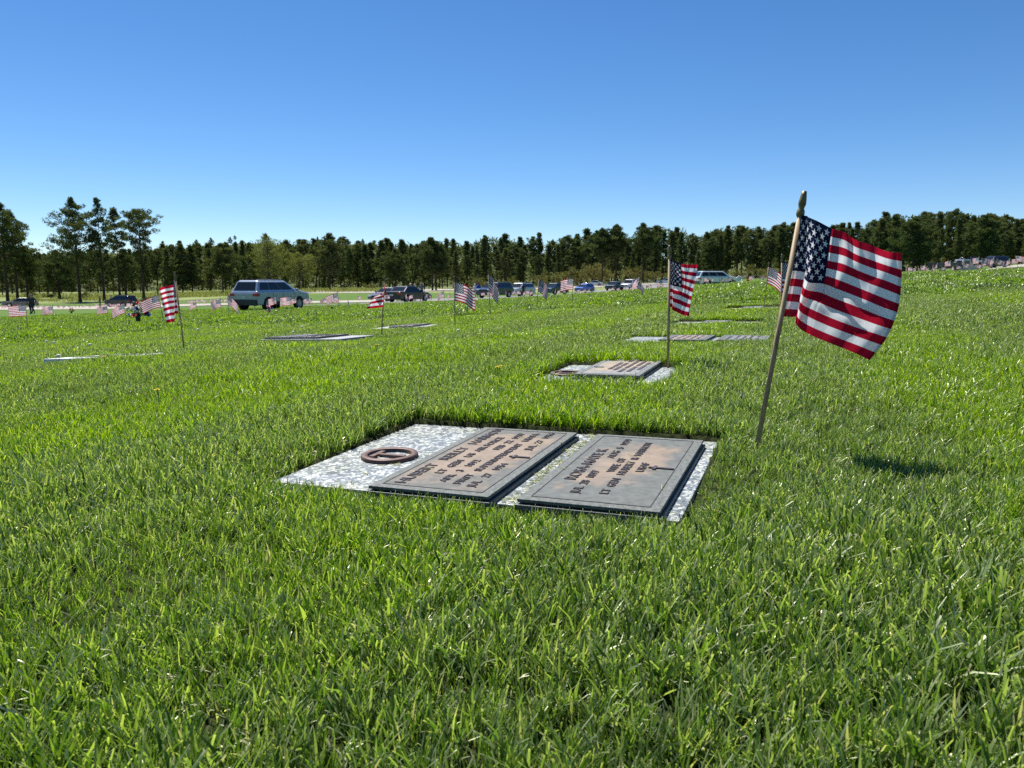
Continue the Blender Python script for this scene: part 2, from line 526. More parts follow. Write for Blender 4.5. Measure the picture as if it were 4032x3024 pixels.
def tuft(name, n, rad, h0, h1, w0, w1, seed, dryp=.07, seg=3):
    r = random.Random(seed)
    V = []; F = []; Cc = []
    for i in range(n):
        a = r.uniform(0, 6.283); q = rad * math.sqrt(r.random())
        x, y = q * math.cos(a), q * math.sin(a)
        h = r.uniform(h0, h1); wd = r.uniform(w0, w1)
        d = r.uniform(0, 6.283); lean = abs(r.gauss(.25, .35)); curl = r.uniform(0, .9)
        blunt = r.random() < .45
        dry = r.random() < dryp
        face = d + r.uniform(-1.2, 1.2)
        px, py = -math.sin(face), math.cos(face)
        sh = r.random() ** 1.3
        b = len(V); ang = lean * .4; X, Y, Z = x, y, -.004
        for k in range(seg + 1):
            t = k / seg
            wk = wd * (.8 + .3 * math.sin(t * 2.6)) * (1 - t ** 3 * (.35 if blunt else .95)) / 2
            V += [(X - px * wk, Y - py * wk, Z), (X + px * wk, Y + py * wk, Z)]
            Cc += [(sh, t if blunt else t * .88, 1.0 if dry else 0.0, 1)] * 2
            ang = lean * .4 + (lean * .8 + curl) * t
            st_ = h / seg
            X += math.sin(min(ang, 1.9)) * math.cos(d) * st_; Y += math.sin(min(ang, 1.9)) * math.sin(d) * st_
            Z += math.cos(min(ang, 1.9)) * st_
        for k in range(seg):
            F.append((b + 2 * k, b + 2 * k + 1, b + 2 * k + 3, b + 2 * k + 2))
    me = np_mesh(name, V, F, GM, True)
    ca = me.color_attributes.new('bc', 'FLOAT_COLOR', 'POINT')
    ca.data.foreach_set('color', np.array(Cc, np.float32).ravel())
    return bpy.data.objects.new(name, me)
def build_grass():
    col = bpy.data.collections.new('grass_tufts')
    k = 0; ids = {0: [], 1: [], 2: [], 3: []}
    for i in range(9):
        col.objects.link(tuft(f'tuft_{k:02d}', 13, .013, .020, .058, .0013, .0031, 10 + i, .07)); ids[0].append(k); k += 1
    for i in range(6):
        col.objects.link(tuft(f'tuft_{k:02d}', 40, .045, .024, .050, .0026, .0046, 40 + i, .02)); ids[1].append(k); k += 1
    for i in range(5):
        col.objects.link(tuft(f'tuft_{k:02d}', 90, .14, .028, .050, .008, .014, 60 + i, .008, 2)); ids[2].append(k); k += 1
    for i in range(3):   # single long coarse blades for the foreground
        col.objects.link(tuft(f'tuft_{k:02d}', 2, .010, .040, .066, .0036, .0052, 80 + i, .0, 4)); ids[3].append(k); k += 1
    for i in range(3):   # pale clippings lying on the turf
        o = tuft(f'tuft_{k:02d}', 5, .03, .012, .030, .0012, .0026, 90 + i, 1.0); ids.setdefault(4, []).append(k); k += 1
        for v in o.data.vertices: v.co.z = .026 + v.co.z * .25
        col.objects.link(o)
    g = np.random.default_rng(5)
    PX = []; PY = []; ID = []; S = []
    def ring(r0, r1, dens, lv, amax=42, smin=.8, smax=1.2):
        n = int(dens * math.radians(amax) * (r1 * r1 - r0 * r0))
        r = np.sqrt(g.uniform(r0 * r0, r1 * r1, n)); a = g.uniform(-math.radians(amax), math.radians(amax), n)
        PX.append(r * np.sin(a)); PY.append(r * np.cos(a)); ID.append(g.choice(ids[lv], n)); S.append(g.uniform(smin, smax, n))
    ring(.42, 3.2, 4300, 0, 84); ring(3.2, 6.2, 2700, 0, 62, .9, 1.3); ring(.02, .45, 3500, 0, 180)
    ring(.5, 4.5, 90, 3, 70); ring(.45, 5.5, 130, 4, 62)
    ring(5.8, 14.5, 560, 1, 52, .9, 1.25)
    ring(13.5, 30, 95, 2, 46, .9, 1.2); ring(30, 58, 38, 2, 41, 1.0, 1.5)
    X = np.concatenate(PX); Y = np.concatenate(PY); I = np.concatenate(ID); Sx = np.concatenate(S)
    dd = slab_dist(X, Y)
    rr = np.hypot(X, Y)
    m = dd > np.where(rr < 6, .012, np.where(rr < 14, .03, .07))
    # soft growth: thin where a slow noise is low
    X, Y, I, Sx, dd, rr = X[m], Y[m], I[m], Sx[m], dd[m], rr[m]
    Z = height0(X, Y) + np.where(rr < 30, vnoise(X * 5, Y * 5, 3) * .004 + vnoise(X * 1.3, Y * 1.3, 9) * .008, 0) * sss(0, .25, dd) + slab_edge(X, Y, dd)
    hmod = 1 + .36 * vnoise(X * 1.7, Y * 1.7, 21) + .18 * vnoise(X * 6, Y * 6, 22)
    se = slab_edge(X, Y, dd)
    hmod *= np.where((se < 0) & (dd < .16), .62 + .38 * sss(0, .16, dd), 1)
    hmod *= np.where((np.hypot(X - SL1['c'].x, Y - SL1['c'].y) < 1.3) & (dd < .5) & (se <= 0), .75, 1)
    Sx = Sx * hmod
    qa = X * E2.x + Y * E2.y; qb = X * E1.x + Y * E1.y
    band = np.clip(.5 + .36 * np.sin(2 * np.pi * (qa / 1.45 + .10 * vnoise(qb * .5, qa * .5, 71)) + 2.2) + .34 * vnoise(qa * .9, qb * .30, 72) + .22 * vnoise(qa * 2.4, qb * .9, 73), 0, 1)
    # leaning direction field
    lx = vnoise(X * 2.3, Y * 2.3, 51) + .7 * vnoise(X * 8, Y * 8, 52)
    ly = vnoise(X * 2.3, Y * 2.3, 61) + .7 * vnoise(X * 8, Y * 8, 62)
    lx = lx * .8 + (band - .5) * 1.5 * E1.x; ly = ly * .8 + (band - .5) * 1.5 * E1.y
    A = .30
    n = len(X)
    rot = np.stack([-ly * A + g.normal(0, .10, n), lx * A + g.normal(0, .10, n), g.uniform(0, 6.283, n)], 1)
    print('grass instances', n)
    me = bpy.data.meshes.new('grass')
    me.vertices.add(n); me.vertices.foreach_set('co', np.stack([X, Y, Z], 1).astype(np.float32).ravel())
    for nm, ty, dat in (('rot', 'FLOAT_VECTOR', rot), ('sc', 'FLOAT', Sx), ('idx', 'INT', I), ('band', 'FLOAT', band)):
        a = me.attributes.new(nm, ty, 'POINT')
        a.data.foreach_set('vector' if ty == 'FLOAT_VECTOR' else 'value', dat.astype(np.int32 if ty == 'INT' else np.float32).ravel())
    me.materials.append(GM)
    o = bpy.data.objects.new('grass', me); link(o)
    tag(o, 'mown green lawn grass growing around the flat markers', 'grass', kind='stuff')
    ng = bpy.data.node_groups.new('grass_scatter', 'GeometryNodeTree')
    ng.interface.new_socket('Geometry', in_out='INPUT', socket_type='NodeSocketGeometry')
    ng.interface.new_socket('Geometry', in_out='OUTPUT', socket_type='NodeSocketGeometry')
    N = ng.nodes.new
    gi = N('NodeGroupInput'); go = N('NodeGroupOutput'); ip = N('GeometryNodeInstanceOnPoints'); ci = N('GeometryNodeCollectionInfo')
    ci.inputs['Collection'].default_value = col
    ci.inputs['Separate Children'].default_value = True; ci.inputs['Reset Children'].default_value = True
    def attr(nm, ty):
        a = N('GeometryNodeInputNamedAttribute'); a.data_type = ty; a.inputs[0].default_value = nm; return a.outputs['Attribute']
    Lk = ng.links.new
    Lk(gi.outputs[0], ip.inputs['Points']); Lk(ci.outputs[0], ip.inputs['Instance'])
    ip.inputs['Pick Instance'].default_value = True
    Lk(attr('idx', 'INT'), ip.inputs['Instance Index']); Lk(attr('rot', 'FLOAT_VECTOR'), ip.inputs['Rotation']); Lk(attr('sc', 'FLOAT'), ip.inputs['Scale'])
    Lk(ip.outputs[0], go.inputs[0])
    md = o.modifiers.new('scatter', 'NODES'); md.node_group = ng
build_grass()
# ------------------------------------------------------------------ grave markers
def terrazzo():
    t = MT('terrazzo_stone', (.6, .6, .6), .55)
    p = t.coord()
    nz = t.n('ShaderNodeTexNoise'); nz.inputs['Scale'].default_value = 70; t.l(p, nz.inputs['Vector'])
    pv = t.n('ShaderNodeVectorMath', operation='MULTIPLY_ADD'); t.l(nz.outputs['Color'], pv.inputs[0])
    pv.inputs[1].default_value = (.014, .014, 0); t.l(p, pv.inputs[2])
    v = t.n('ShaderNodeTexVoronoi', feature='DISTANCE_TO_EDGE'); v.inputs['Scale'].default_value = 88
    t.l(pv.outputs[0], v.inputs['Vector'])
    v2 = t.n('ShaderNodeTexVoronoi'); v2.inputs['Scale'].default_value = 88; t.l(pv.outputs[0], v2.inputs['Vector'])
    sc = t.n('ShaderNodeSeparateColor'); t.l(v2.outputs['Color'], sc.inputs[0])
    chip = t.ramp(sc.outputs[0], [(0, (.12, .15, .18)), (.35, (.16, .19, .22)), (.42, (.30, .33, .34)), (1, (.50, .52, .51))], 'LINEAR')
    e = t.ramp(v.outputs[0], [(.02, (.30, .33, .36)), (.13, (1, 1, 1))])
    c = t.mix(1.0, chip, e, 'MULTIPLY')
    grime = t.ramp(t.noise(p, 6, 4), [(.4, (1, 1, 1)), (.75, (.80, .80, .66))])
    t.base(t.mix(1.0, c, grime, 'MULTIPLY'))
    return t.m
TERR = terrazzo()
STONE = simple('pale_granite', (.27, .28, .28), .6, 0, .25, 60)
def plaque_mat(name, grey, tan, amt, hl, hw):
    t = MT(name, grey, .62, .0, .28)
    p = t.coord()
    s = t.n('ShaderNodeSeparateXYZ'); t.l(p, s.inputs[0])
    dx = E(t.nt, s.outputs[0]).abs() * (1 / hl); dy = E(t.nt, s.outputs[1]).abs() * (1 / hw)
    far = dx._o('MAXIMUM', dy)
    n1 = E(t.nt, t.noise(p, 7, 4, .6)); n2 = E(t.nt, t.noise(p, 45, 4))
    m = ((n1 * 1.5) + (n2 * .35) - far * .95 + (amt - .38))
    mask = t.ramp(m.k, [(.12, 0.0), (.42, 1.0)])
    g2 = t.ramp(n2.k, [(.3, tuple(c * .78 for c in grey)), (.7, tuple(c * 1.22 for c in grey))])
    tn = t.ramp(t.noise(p, 26, 3), [(.35, tan), (.65, tuple(min(1, c * 1.3) for c in tan))])
    c = t.mix(mask, g2, tn)
    bm = far.gt(.0); 
    edge = (E(t.nt, s.outputs[0]).abs().gt(hl - .026))._o('MAXIMUM', E(t.nt, s.outputs[1]).abs().gt(hw - .026))
    grn = t.ramp(t.noise(p, 90, 3), [(.35, (.085, .092, .086)), (.65, (.15, .162, .152))])
    t.base(t.mix(edge, c, grn))
    h = t.mix(edge, t.ramp(n2.k, [(0, .45), (1, .55)]), t.noise(p, 160, 2))
    t.bump(h, .7, .003)
    return t.m
LET = simple('dark_bronze', (.040, .032, .036), .55, .1, .3, 80)
RUST = simple('brown_bronze', (.105, .062, .050), .55, .3, .3, 70)
RISE = simple('weathered_edge', (.10, .11, .105), .6, .1, .35, 90)

def text_mesh(s, size, depth, bold=.0, sx=1.0):
    cu = bpy.data.curves.new('txt', 'FONT'); cu.body = s; cu.size = size; cu.extrude = depth / 2
    cu.align_x = 'CENTER'; cu.align_y = 'CENTER'; cu.offset = bold; cu.resolution_u = 3
    o = bpy.data.objects.new('txt', cu); COL.objects.link(o)
    dg = bpy.context.evaluated_depsgraph_get()
    me = bpy.data.meshes.new_from_object(o.evaluated_get(dg))
    V = [Vector((v.co.x * sx, v.co.y, v.co.z)) for v in me.vertices]; F = [tuple(p.vertices) for p in me.polygons]
    bpy.data.objects.remove(o); bpy.data.curves.remove(cu); bpy.data.meshes.remove(me)
    return V, F
def serifs(V, F): return V, F

def make_plaque(root, cx, cy, hl, hw, mat, lines=None, blocks=None, cross=None, thick=.022):
    """plate on its riser; x runs along the lettering, y to the left"""
    pe = empty('plaque', (cx, cy, 0)); pe.parent = root
    b = MB(); b.box((0, 0, .004), (2 * hl + .010, 2 * hw + .010, .013)); b.build('riser', RISE, pe, .0015)
    b = MB(); b.box((0, 0, .0125), (2 * hl - .016, 2 * hw - .016, .006)); b.build('joint', LET, pe)
    b = MB(); b.box((0, 0, (thick + .0145) / 2), (2 * hl, 2 * hw, thick - .0145)); b.build('plate', mat, pe, .0012)
    i = .024; b = MB(); zz = thick + .0006
    for sx in (-1, 1): b.box((sx * (hl - i), 0, zz), (.0015, 2 * (hw - i), .0012))
    for sy in (-1, 1): b.box((0, sy * (hw - i), zz), (2 * (hl - i) - .0018, .0015, .0012))
    b.build('border_line', LET, pe)
    if lines:
        for s, x, y, size, bold, sx in lines:
            b = MB()
            V, F = text_mesh(s, size * 1.10, .0020, bold * .35)
            xs = [v.x for v in V]; fx = (sx + size * .55) / (max(xs) - min(xs)); V = [Vector((v.x * fx, v.y, v.z)) for v in V]
            b.add([(v.x + x, v.y + y, v.z + thick + .0012) for v in V], F)
            b.build('lettering_line', LET, pe)
    if blocks:
        b = MB()
        for x, y, l, h in blocks: b.box((x, y, thick + .0012), (l, h, .0024))
        b.build('lettering', LET, pe)
    if cross:
        x, y, s = cross; b = MB()
        b.box((x, y - s * .1, thick + .0016), (s * .16, s * 1.2, .0036)); b.box((x, y + s * .2, thick + .0017), (s * .62, s * .15, .0036))
        b.build('cross', LET, pe)
    return pe

def vase_ring(root, cx, cy, r):
    o = empty('vase_ring', (cx, cy, 0)); o.parent = root
    b = MB()
    b.lathe([(r * .76, -.03), (r * .76, .009), (r * .78, .011), (r * .97, .011), (r, .008), (r, .0)], 48)
    b.build('rim', RUST, o)
    b = MB(); b.lathe([(0, -.010), (r * .75, -.010)], 40); b.build('cup_lid', simple('dusty_bronze', (.24, .165, .13), .7, .1, .35, 60), o)
    b = MB(); b.box((0, -.05 * r, .003), (r * .17, r * 1.1, .010)); b.box((0, r * .50, .003), (r * .86, r * .18, .0104)); b.build('handle', RUST, o)

def marker_root(s, label, group='flat grave markers set in the lawn', lift=0.0):
    c = s['c']; main = s is SA
    if main: gx, gy, z = PA, PB, PA * c.x + PB * c.y
    else:
        e = .35; z = hz(c.x, c.y)
        gx = (hz(c.x + e, c.y) - hz(c.x - e, c.y)) / (2 * e); gy = (hz(c.x, c.y + e) - hz(c.x, c.y - e)) / (2 * e)
    nrm = Vector((-gx, -gy, 1)).normalized()
    x = Vector((E1.x, E1.y, 0)); x = (x - nrm * x.dot(nrm)).normalized(); y = nrm.cross(x)
    m = Matrix((x, y, nrm)).transposed()
    return empty('grave_marker', (c.x, c.y, z + lift), label=label, cat='grave marker', group=group, rot=m.to_euler())

def slab_part(root, s, mat):
    b = MB(); b.box((0, 0, -.05), (2 * s['hl'], 2 * s['hw'], .10))
    return b.build('base_slab', mat, root, .003)

# main marker
mr = marker_root(SA, 'nearest speckled marker slab with two lettered bronze plates and a round vase ring')
slab_part(mr, SA, TERR)
def mloc(p): d = p.xy - SA['c']; return d.dot(E1), -d.dot(E2)
TAN = (.185, .145, .110)
x, y = mloc(c1)
hlp, hwp = L1 / 2, W1 / 2
PM1 = plaque_mat('stained_bronze', (.112, .114, .104), TAN, .36, hlp, hwp)
def gy_(f): return hwp - f * 2 * hwp
def gx_(f): return -hlp + f * 2 * hlp
def spans(rows, px, py, off):
    """(text, start, end, size): centre line of each lettering line as traced, in plate coordinates"""
    out = []
    for tx, (a0, b0), (a1, b1), size, bold in rows:
        A = onplane(off[0] + a0 * .31646, off[1] + b0 * .31646, .022); B = onplane(off[0] + a1 * .31646, off[1] + b1 * .31646, .022)
        (xa, ya), (xb, yb) = mloc(A), mloc(B)
        out.append((tx, (xa + xb) / 2 - px, (ya + yb) / 2 - py, size, bold, abs(xb - xa)))
    return out
Z2 = (1600, 1620); Z3 = (2200, 1620)
LN1 = spans([('HUBERT   REILLY   HARMON', (-48, 875), (1160, 232), .036, .0006), ('LT  GEN   US  AIR FORCE', (405, 762), (1190, 335), .026, .0005),
             ('APR   3   1892', (440, 865), (905, 618), .025, .0004), ('FEB  22  1957', (1115, 472), (1455, 288), .025, .0004),
             ('FIRST   SUPERINTENDENT   USAFA', (615, 893), (1640, 290), .025, .0005),
             ('JUL   27   1954', (790, 930), (1245, 660), .025, .0004), ('JUL  27  1956', (1505, 478), (1830, 280), .025, .0004)], x, y, Z2)
cr = mloc(onplane(1600 + 1390 * .31646, 1620 + 573 * .31646, .022))
make_plaque(mr, x, y, hlp, hwp, PM1, lines=LN1, cross=(cr[0] - x, cr[1] - y, .046))
x, y = mloc(c2); hlp, hwp = L2 / 2, W2 / 2
PM2 = plaque_mat('greyer_bronze', (.108, .116, .110), TAN, .16, hlp, hwp)
LN2 = spans([('ROSA-MAYE K', (130, 835), (580, 485), .036, .0006), ('JUL  28  1897', (180, 1005), (490, 750), .025, .0004), ('AUG  5  1979', (640, 575), (890, 358), .025, .0004),
             ('WIFE  OF', (640, 745), (815, 597), .025, .0004), ('LT  GEN   HUBERT  R  HARMON', (550, 1015), (1140, 405), .025, .0004), ('USAF', (1000, 745), (1105, 655), .025, .0004)], x, y, Z3)
cr = mloc(onplane(2200 + 1250 * .31646, 1620 + 713 * .31646, .022))
make_plaque(mr, x, y, hlp, hwp, PM2, lines=LN2, cross=(cr[0] - x, cr[1] - y, .050))
q = onplane(1534, 1779, .015); x, y = mloc(q)
vase_ring(mr, x, y, .078)

# second marker (ring, one thick pale plate with block lettering)
BM = plaque_mat('pale_plate', (.20, .208, .205), (.25, .20, .145), .22, .34, .165)
def blocks(rows, hl, hw, rr=3, h=.017):
    r = random.Random(rr); out = []
    for f, segs in rows:
        for a, b in segs:
            out.append((-hl + (a + b) / 2 * 2 * hl, hw - f * 2 * hw, (b - a) * 2 * hl, h))
    return out
def ray_loc(root, u, v):
    m = root.matrix_world if root.matrix_world != Matrix() else None
    M = Matrix.Translation(root.location) @ root.rotation_euler.to_matrix().to_4x4()
    Mi = M.inverted()
    o = Mi @ Vector((0, 0, CAMH)); a, b = ray(u, v); d = Mi.to_3x3() @ Vector((a, 1, b))
    k = -o.z / d.z
    p = o + d * k
    return p.x, p.y
rb = marker_root(SB, 'second speckled marker behind the nearest one, with a thick pale plate and vase ring')
slab_part(rb, SB, TERR)
x0, y0 = ray_loc(rb, 2391, 1430); x1, y1 = ray_loc(rb, 2624, 1430)
W = abs(y0 - y1)
make_plaque(rb, (x0 + x1) / 2 - .33, (y0 + y1) / 2, .33, W / 2, BM, thick=.026,
            blocks=blocks([(.40, [(.28, .40), (.44, .68)]), (.50, [(.25, .45), (.50, .66), (.74, .88)]), (.62, [(.15, .33), (.38, .60), (.64, .86)]), (.74, [(.18, .46), (.52, .80)]), (.85, [(.30, .55), (.6, .72)])], .33, W / 2),
            cross=(-.08, W / 2 - .05, .04))
x, y = ray_loc(rb, 2232, 1474); vase_ring(rb, x, y, .080)
# third marker (two plates)
rc = marker_root(SCc, 'third marker, wide grey slab with two dark lettered plates behind the second flag', lift=.018)
slab_part(rc, SCc, TERR)
GP = plaque_mat('grey_plate', (.12, .13, .135), (.20, .16, .13), .50, .33, .15)
GP2 = plaque_mat('grey_plate_clean', (.12, .13, .14), (.16, .16, .16), .2, .33, .15)
for ua, ub, mt, sd in ((2635, 2811, GP, 1), (2848, 3034, GP2, 2)):
    x0, y0 = ray_loc(rc, ua, 1332); x1, y1 = ray_loc(rc, ub, 1332); W = abs(y0 - y1)
    make_plaque(rc, 0.02, (y0 + y1) / 2, .33, W / 2, mt, blocks=blocks([(.2, [(.12, .4), (.46, .72)]), (.36, [(.2, .4), (.5, .62), (.7, .85)]), (.5, [(.15, .3), (.42, .74)]), (.64, [(.2, .56), (.62, .85)]), (.78, [(.2, .44), (.6, .8)])], .33, W / 2))
WST = simple('white_stone', (.62, .64, .64), .6, 0, .12, 50)
far_m = [(SD, 'narrow sliver of grey marker beyond the two plate marker'), (SE_, 'sunken marker hidden in the right hand grass hummock beyond the sliver marker'),
         (SF_, 'farthest sunken marker of the column beside the two leaning flags')]
for s, lab in far_m:
    r_ = marker_root(s, lab, lift=-.006 if s is SD else -.012); slab_part(r_, s, STONE)
    make_plaque(r_, 0, 0, .30, .15, GP2, blocks=blocks([(.3, [(.2, .7)]), (.5, [(.3, .8)])], .30, .15))
for s, lab, mt in ((SL1, 'white marker with dark lettering rows at the left, beside the leaning flag', WST),
                   (SL2, 'grey and white marker left of centre with a dark ridged plate', STONE),
                   (SL3, 'pale marker left of centre, half hidden behind grass near a waving flag', STONE),
                   (SL0, 'marker corner cut off at the left edge of the lawn', STONE),
                   (SM1, 'hardly visible marker at the foot of the furled flag', STONE),
                   (SM2, 'small far marker right of the white striped flag', STONE),
                   (SM3, 'farthest small marker in the middle of the lawn', STONE)):
    r_ = marker_root(s, lab, lift={id(SL1): .036, id(SL2): .034, id(SL3): .030, id(SL0): .01}.get(id(s), -.004)); slab_part(r_, s, mt)
    wd = .16
    if s is SL1:
        b = MB()
        for q_ in range(5):
            for a_, l_ in ((-.14, .16), (.06, .12), (.2, .1)): b.box((a_, .16 - q_ * .075, .001), (l_, .02, .004))
        b.build('lettering', LET, r_); continue
    make_plaque(r_, 0, -.05 if s is not SL1 else 0, .29, wd, BM,
                blocks=blocks([(.2, [(.1, .45), (.5, .9)]), (.36, [(.15, .5), (.56, .85)]), (.52, [(.2, .8)]), (.68, [(.1, .4), (.5, .9)]), (.82, [(.3, .7)])], .31, wd))
    if s is SL2:
        make_plaque(r_, .0, .30, .31, wd, GP2, blocks=blocks([(.3, [(.1, .9)]), (.6, [(.2, .8)])], .31, wd))

# ------------------------------------------------------------------ flags
FH, FF = .27, .42
def flag_material():
    t = MT('flag_cloth', (.7, .7, .7), .8)
    uv = t.n('ShaderNodeUVMap').outputs[0]
    s = t.n('ShaderNodeSeparateXYZ'); t.l(uv, s.inputs[0])
    S = E(t.nt, s.outputs[0]); T = E(t.nt, s.outputs[1])
    red = (T * 6.5)._o('FRACT').lt(.5)
    px = S * 30.0; py = T * (10 * 13 / 7)
    a = ((px + py) * .5).rnd(); b = ((px - py) * .5).rnd()
    cx = a + b; cy = a - b
    dx = (px - cx) * (.4 * FF / 12); dy = (cy - py) * (7 / 13 * FH / 10)
    ang = dx._o('ARCTAN2', dy)
    k = (ang * (1 / R(72))).rnd()
    ph = (ang - k * R(72)).abs()
    r = ((dx * dx) + (dy * dy))._o('SQRT')
    st_ = (r * ph._o('COSINE') + r * ph._o('SINE') * 3.078).lt(.0102)
    ins = cx.gt(.5) * cx.lt(11.5) * cy.gt(.5) * cy.lt(9.5)
    star = st_ * ins
    canton = S.lt(.4) * T.lt(7 / 13)
    wv = t.noise(uv, 60, 3)
    whitec = t.ramp(wv, [(.3, (.84, .85, .86)), (.7, (.90, .90, .90))])
    redc = t.ramp(wv, [(.3, (.40, .008, .030)), (.7, (.50, .013, .040))])
    c = t.mix(red, whitec, redc)
    c = t.mix(canton, c, t.mix(star, (.012, .018, .055), (.78, .79, .80)))
    dirt = t.ramp(t.noise(uv, 14, 5), [(.52, 0.0), (.72, .5)])
    dm = (E(t.nt, dirt) * (S.lt(.16)) * (S * -6 + 1.0).cl())
    c = t.mix(dm, c, (.28, .19, .11))
    hem = S.gt(.972)
    c = t.mix(hem * .35, c, (.05, .05, .06), 'MULTIPLY')
    d = t.n('ShaderNodeBsdfDiffuse'); t.l(c, d.inputs[0]); d.inputs['Roughness'].default_value = .6
    tr = t.n('ShaderNodeBsdfTranslucent'); t.l(c, tr.inputs[0])
    m = t.n('ShaderNodeMixShader'); m.inputs[0].default_value = .50
    bp = t.n('ShaderNodeBump'); bp.inputs['Strength'].default_value = .25; bp.inputs['Distance'].default_value = .004
    t.l(t.noise(uv, 16, 4), bp.inputs['Height']); t.l(bp.outputs[0], d.inputs['Normal'])
    t.l(d.outputs[0], m.inputs[1]); t.l(tr.outputs[0], m.inputs[2]); t.l(m.outputs[0], t.out.inputs[0])
    return t.m
FM = flag_material()
def wood():
    t = MT('stick_wood', (.3, .22, .13), .65)
    p = t.coord()
    mp = t.n('ShaderNodeMapping'); mp.inputs['Scale'].default_value = (120, 120, 9); t.l(p, mp.inputs[0])
    t.base(t.ramp(t.noise(mp.outputs[0], 1, 5, .6), [(.3, (.17, .115, .06)), (.6, (.36, .265, .15)), (.8, (.44, .34, .21))]))
    return t.m
WOOD = wood()
GILT = simple('dull_gilt', (.17, .13, .045), .45, .3, .3, 40)
def grid_faces(nt, ns):
    i, j = np.meshgrid(np.arange(nt - 1), np.arange(ns - 1), indexing='ij'); i = i.ravel(); j = j.ravel()
    return np.stack([i * ns + j, i * ns + j + 1, (i + 1) * ns + j + 1, (i + 1) * ns + j], 1)
def hermite(xk, yk, x):
    """C1 interpolation through knots, yk (n, dims)"""
    xk = np.asarray(xk, float); yk = np.asarray(yk, float)
    m = np.gradient(yk, xk, axis=0)
    i = np.clip(np.searchsorted(xk, x) - 1, 0, len(xk) - 2)
    h = (xk[i + 1] - xk[i]); t = ((x - xk[i]) / h)[:, None]; h = h[:, None]
    return (2 * t**3 - 3 * t**2 + 1) * yk[i] + (t**3 - 2 * t**2 + t) * h * m[i] + (-2 * t**3 + 3 * t**2) * yk[i + 1] + (t**3 - t**2) * h * m[i + 1]
def pole_parts(root, top, n=10, r=.0062):
    """stick from the root's origin to top (local), with the spear tip"""
    L = top.length; d = top.normalized()
    b = MB(); b.tube([d * -.06, d * (L - .062)], r, n); b.build('pole', WOOD, root)
    q = Vector((0, 0, 1)).rotation_difference(d).to_matrix()
    b = MB(); o = d * (L - .066)
    pr = [(0, 0), (.0085, .001), (.0105, .008), (.0098, .016), (.0070, .021), (.0078, .026), (.0098, .033), (.0092, .042), (.0074, .055), (.0058, .0655), (0, .066)]
    b.lathe(pr, 14, 0, o, mat=q); b.build('finial', GILT, root)

def traced_flag(base, top, rows, knots, sc, off, depth, label, fine=(150, 84)):
    P = hit(*base); Y = P.y
    root = empty('grave_flag', P, label=label, cat='flag', group='small flags on wooden sticks')
    T = at(top[0], top[1], Y) - P
    pole_parts(root, T, 14, .0066)
    ns, nt = fine
    s = np.linspace(0, 1, ns); tk = [r[0] for r in rows]
    tt = np.linspace(0, 1, nt)
    R_ = []
    for tv, pts in rows:
        yk = np.array([(off[0] + x * sc, off[1] + y * sc) for x, y in pts])
        R_.append(hermite(knots, yk, s))
    R_ = np.array(R_)                    # rows, ns, 2
    G = hermite(tk, R_.reshape(len(rows), -1), tt).reshape(nt, ns, 2)
    D = depth(s[None, :], tt[:, None])
    yy = FPX * ct + (CY - G[..., 1]) * st
    a = (G[..., 0] - CX) / yy; b_ = (-FPX * st + (CY - G[..., 1]) * ct) / yy
    Yd = Y + D
    V = np.stack([a * Yd - P.x, Yd - P.y, CAMH + b_ * Yd - P.z], 2).reshape(-1, 3)
    uv = np.stack(np.broadcast_arrays(s[None, :], tt[:, None]), 2).reshape(-1, 2)
    o = bpy.data.objects.new('cloth', np_mesh('cloth', V, grid_faces(nt, ns), FM, True, uv)); link(o, root)
    return root
def bumpf(x, c, w_): return np.exp(-((x - c) / w_) ** 2)
KN = [0, .06, .11, .16, .21, .27, .40, .52, .64, .76, .88, 1]
def near_depth(s, t):
    d = np.interp(s, KN, [0, -.014, -.016, .014, .044, .036, -.004, -.022, -.052, -.074, -.108, -.125])
    d = d + 0 * t + .012 * np.sin(s * 46 + 1) * (s < .42) * t * (1 - t) * 4
    # lower flap swings out towards the camera under a diagonal crease
    cr = t - (.50 + .10 * (s - .40) / .6)
    flap = sss(.0, .22, cr) * sss(.26, .42, s) * (1 - .55 * sss(.72, 1.0, s))
    d = d - .075 * flap - .035 * sss(.1, .5, cr) * sss(.3, .5, s)
    d = d - .020 * bumpf(s, .60, .035) * (1 - sss(.05, .42, t)) + .012 * bumpf(s, .70, .06) * (1 - sss(.3, .8, t))
    d = d + .010 * np.sin(s * 22 + t * 5) * sss(.35, .6, s) * (1 - t * .4)
    return d
traced_flag((2975, 1790), (3168, 752), [
    (0, [(345, 180), (370, 180), (393, 184), (392, 188), (402, 192), (440, 208), (528, 252), (600, 275), (660, 316), (740, 342), (830, 378), (915, 388)]),
    (.27, [(325, 333), (358, 335), (386, 340), (382, 348), (388, 358), (420, 380), (506, 408), (590, 426), (665, 460), (745, 492), (830, 520), (913, 552)]),
    (.54, [(305, 487), (345, 490), (378, 497), (372, 508), (374, 525), (392, 548), (482, 560), (556, 588), (635, 618), (720, 652), (805, 688), (890, 718)]),
    (.77, [(284, 614), (322, 616), (354, 622), (348, 632), (347, 648), (358, 668), (428, 706), (515, 745), (600, 778), (680, 806), (758, 832), (832, 856)]),
    (1, [(262, 740), (300, 742), (333, 743), (328, 757), (326, 775), (345, 800), (402, 838), (475, 870), (550, 900), (622, 928), (685, 956), (738, 982)])],
    KN, 800 / 1125, (2900, 720), near_depth, 'nearest and largest striped flag, blowing right on a leaning wooden stick')
